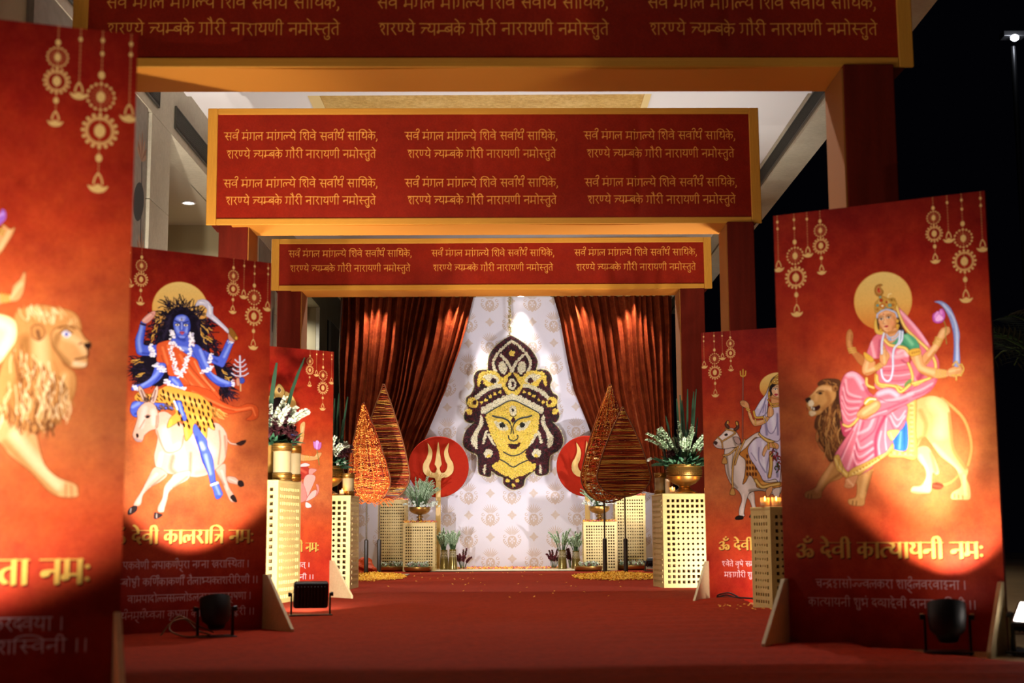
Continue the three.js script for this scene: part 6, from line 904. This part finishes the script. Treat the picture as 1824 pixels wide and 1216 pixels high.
// added unseen uplights that wash the sign boards, wall piers and white ceiling
flood('added unseen uplight behind the donkey rider panel washing the middle gate', [-2.7, 10.0], [-.8, 14.05, 4.3], { size: 1, h: .16, power: POWER.up * 1.8, half: 38 * DEG, soft: .9 });
flood('added unseen uplight at the pier side post of the middle gate washing the ceiling', [-2.82, 14.9], [-1.2, 16.2, 5.6], { size: 1, h: .16, power: POWER.up * 1.1, half: 40 * DEG, soft: .7, color: 0xfff8f2 });
flood('added unseen uplight at the night side post of the middle gate washing the ceiling', [2.36, 14.9], [1.0, 16.2, 5.6], { size: 1, h: .16, power: POWER.up * 1.6, half: 40 * DEG, soft: .7, color: 0xfff8f2 });
flood('added unseen uplight behind the nearest lion panel washing the wall piers', [-3.1, 10.6], [-3.7, 14, 4.6], { size: .9, h: .16, power: POWER.up * 2.6, half: 46 * DEG, soft: .8 });
flood('added unseen uplight behind the lotus panel washing the farthest gate', [-2.75, 14.75], [-.6, 17.8, 4.0], { size: 1, h: .16, power: POWER.up * .5, half: 40 * DEG, soft: .8 });
flood('added unseen uplight behind the bull rider panel washing the farthest gate', [2.85, 14.2], [.7, 17.8, 4.0], { size: 1, h: .16, power: POWER.up * .5, half: 40 * DEG, soft: .8 });
flood('added unseen uplight behind the nearest lion panel washing the nearest gate', [-2.6, 5.6], [.2, 9.2, 3.7], { size: 1, h: .16, power: POWER.gate, half: 45 * DEG, soft: .6 });

// ---------------------------------------------------------------- night garden at the open side
{
  const t = thing('palm', 'dark palm fronds in the night beside the pink rider panel', 'palm', [5.6, 0, -14]), b = new Leaves(), rnd = rng(201), st = [];
  for (let i = 0; i < 17; i++) { const a = i / 17 * 6.283 + rnd() * .3, l = 1.2 + rnd() * .5, c = new THREE.QuadraticBezierCurve3(v3(0, 1.7, 0), v3(Math.cos(a) * l * .5, 2.7 + rnd() * .5, Math.sin(a) * l * .5), v3(Math.cos(a) * l, 1.9 + rnd() * .9, Math.sin(a) * l)); st.push(new THREE.TubeGeometry(c, 10, .01, 4)); for (let k = 3; k < 26; k++) for (const s of [-1, 1]) { const f = k / 26, p = c.getPoint(f), tn = c.getTangent(f), sd = v3(-tn.z, -.25, tn.x).multiplyScalar(s).addScaledVector(tn, .8); b.leaf(p, sd, v3(0, 1, 0), .34 * (1.15 - f * .6), .03, .04); } }
  part('fronds', b.geo(), M(0x122010, .7, { side: THREE.DoubleSide }), t, 'stuff'); part('frond_stems', st, mStem, t, 'stuff'); part('trunk', lathe([[0, 0], [.16, 0], [.11, .5], [.1, 1.2], [.12, 1.7], [0, 1.75]], 14), M(0x3a2c1c, .9), t);
  const p = thing('street_lamp', 'distant white lamp high in the black night sky', 'lamp', [11, 0, -30]); part('pole', tube([[0, 0, 0], [0, 11.1, 0]], .06, 2, 10), mBlackMetal, p); part('lamp_housing', rbox(.5, .14, .3, .03, 0, 11.36, 0), mBlack, p); part('bulb', new THREE.SphereGeometry(.085, 20, 14).scale(1.1, .9, 1).translate(0, 11.26, .12), M(0xffffff, .4, { emissive: 0xeef2ff, emissiveIntensity: 9 }), p);
  const l = new THREE.PointLight(0xeef2ff, 3, 0, 2); l.position.set(11, 11.1, -29.6); l.shadow.radius = 4; l.castShadow = true; l.name = 'street_lamp_light'; scene.add(l);
}
// ---------------------------------------------------------------- repeats share a group
const GROUPS = { pierced_plinth: 'pierced cream plinths', display_panel: 'red printed panels along the carpet', leaf_frame: 'cord wound leaf frames', floodlight: 'floodlights on the floor', ceiling_downlight: 'round ceiling lights', succulent_bowl: 'low brass bowls of succulents', trident_disc: 'red trident discs', velvet_curtain: 'velvet curtains of the stage', air_vent: 'grille vents of the ceiling', candle_lantern: 'banded candle lanterns', maroon_foliage: 'maroon plants on the stage floor', marigold_petals: 'marigold heaps under the leaf frames', carpet: 'red carpets' };
for (const o of scene.children) { const g = GROUPS[o.name.replace(/_\d+$/, '')]; if (g && o.userData.label && !o.userData.group) o.userData.group = g; if (o.userData.category === 'vase') o.userData.group = 'beaded vases on the stage floor'; }
renderer.render(scene, camera);
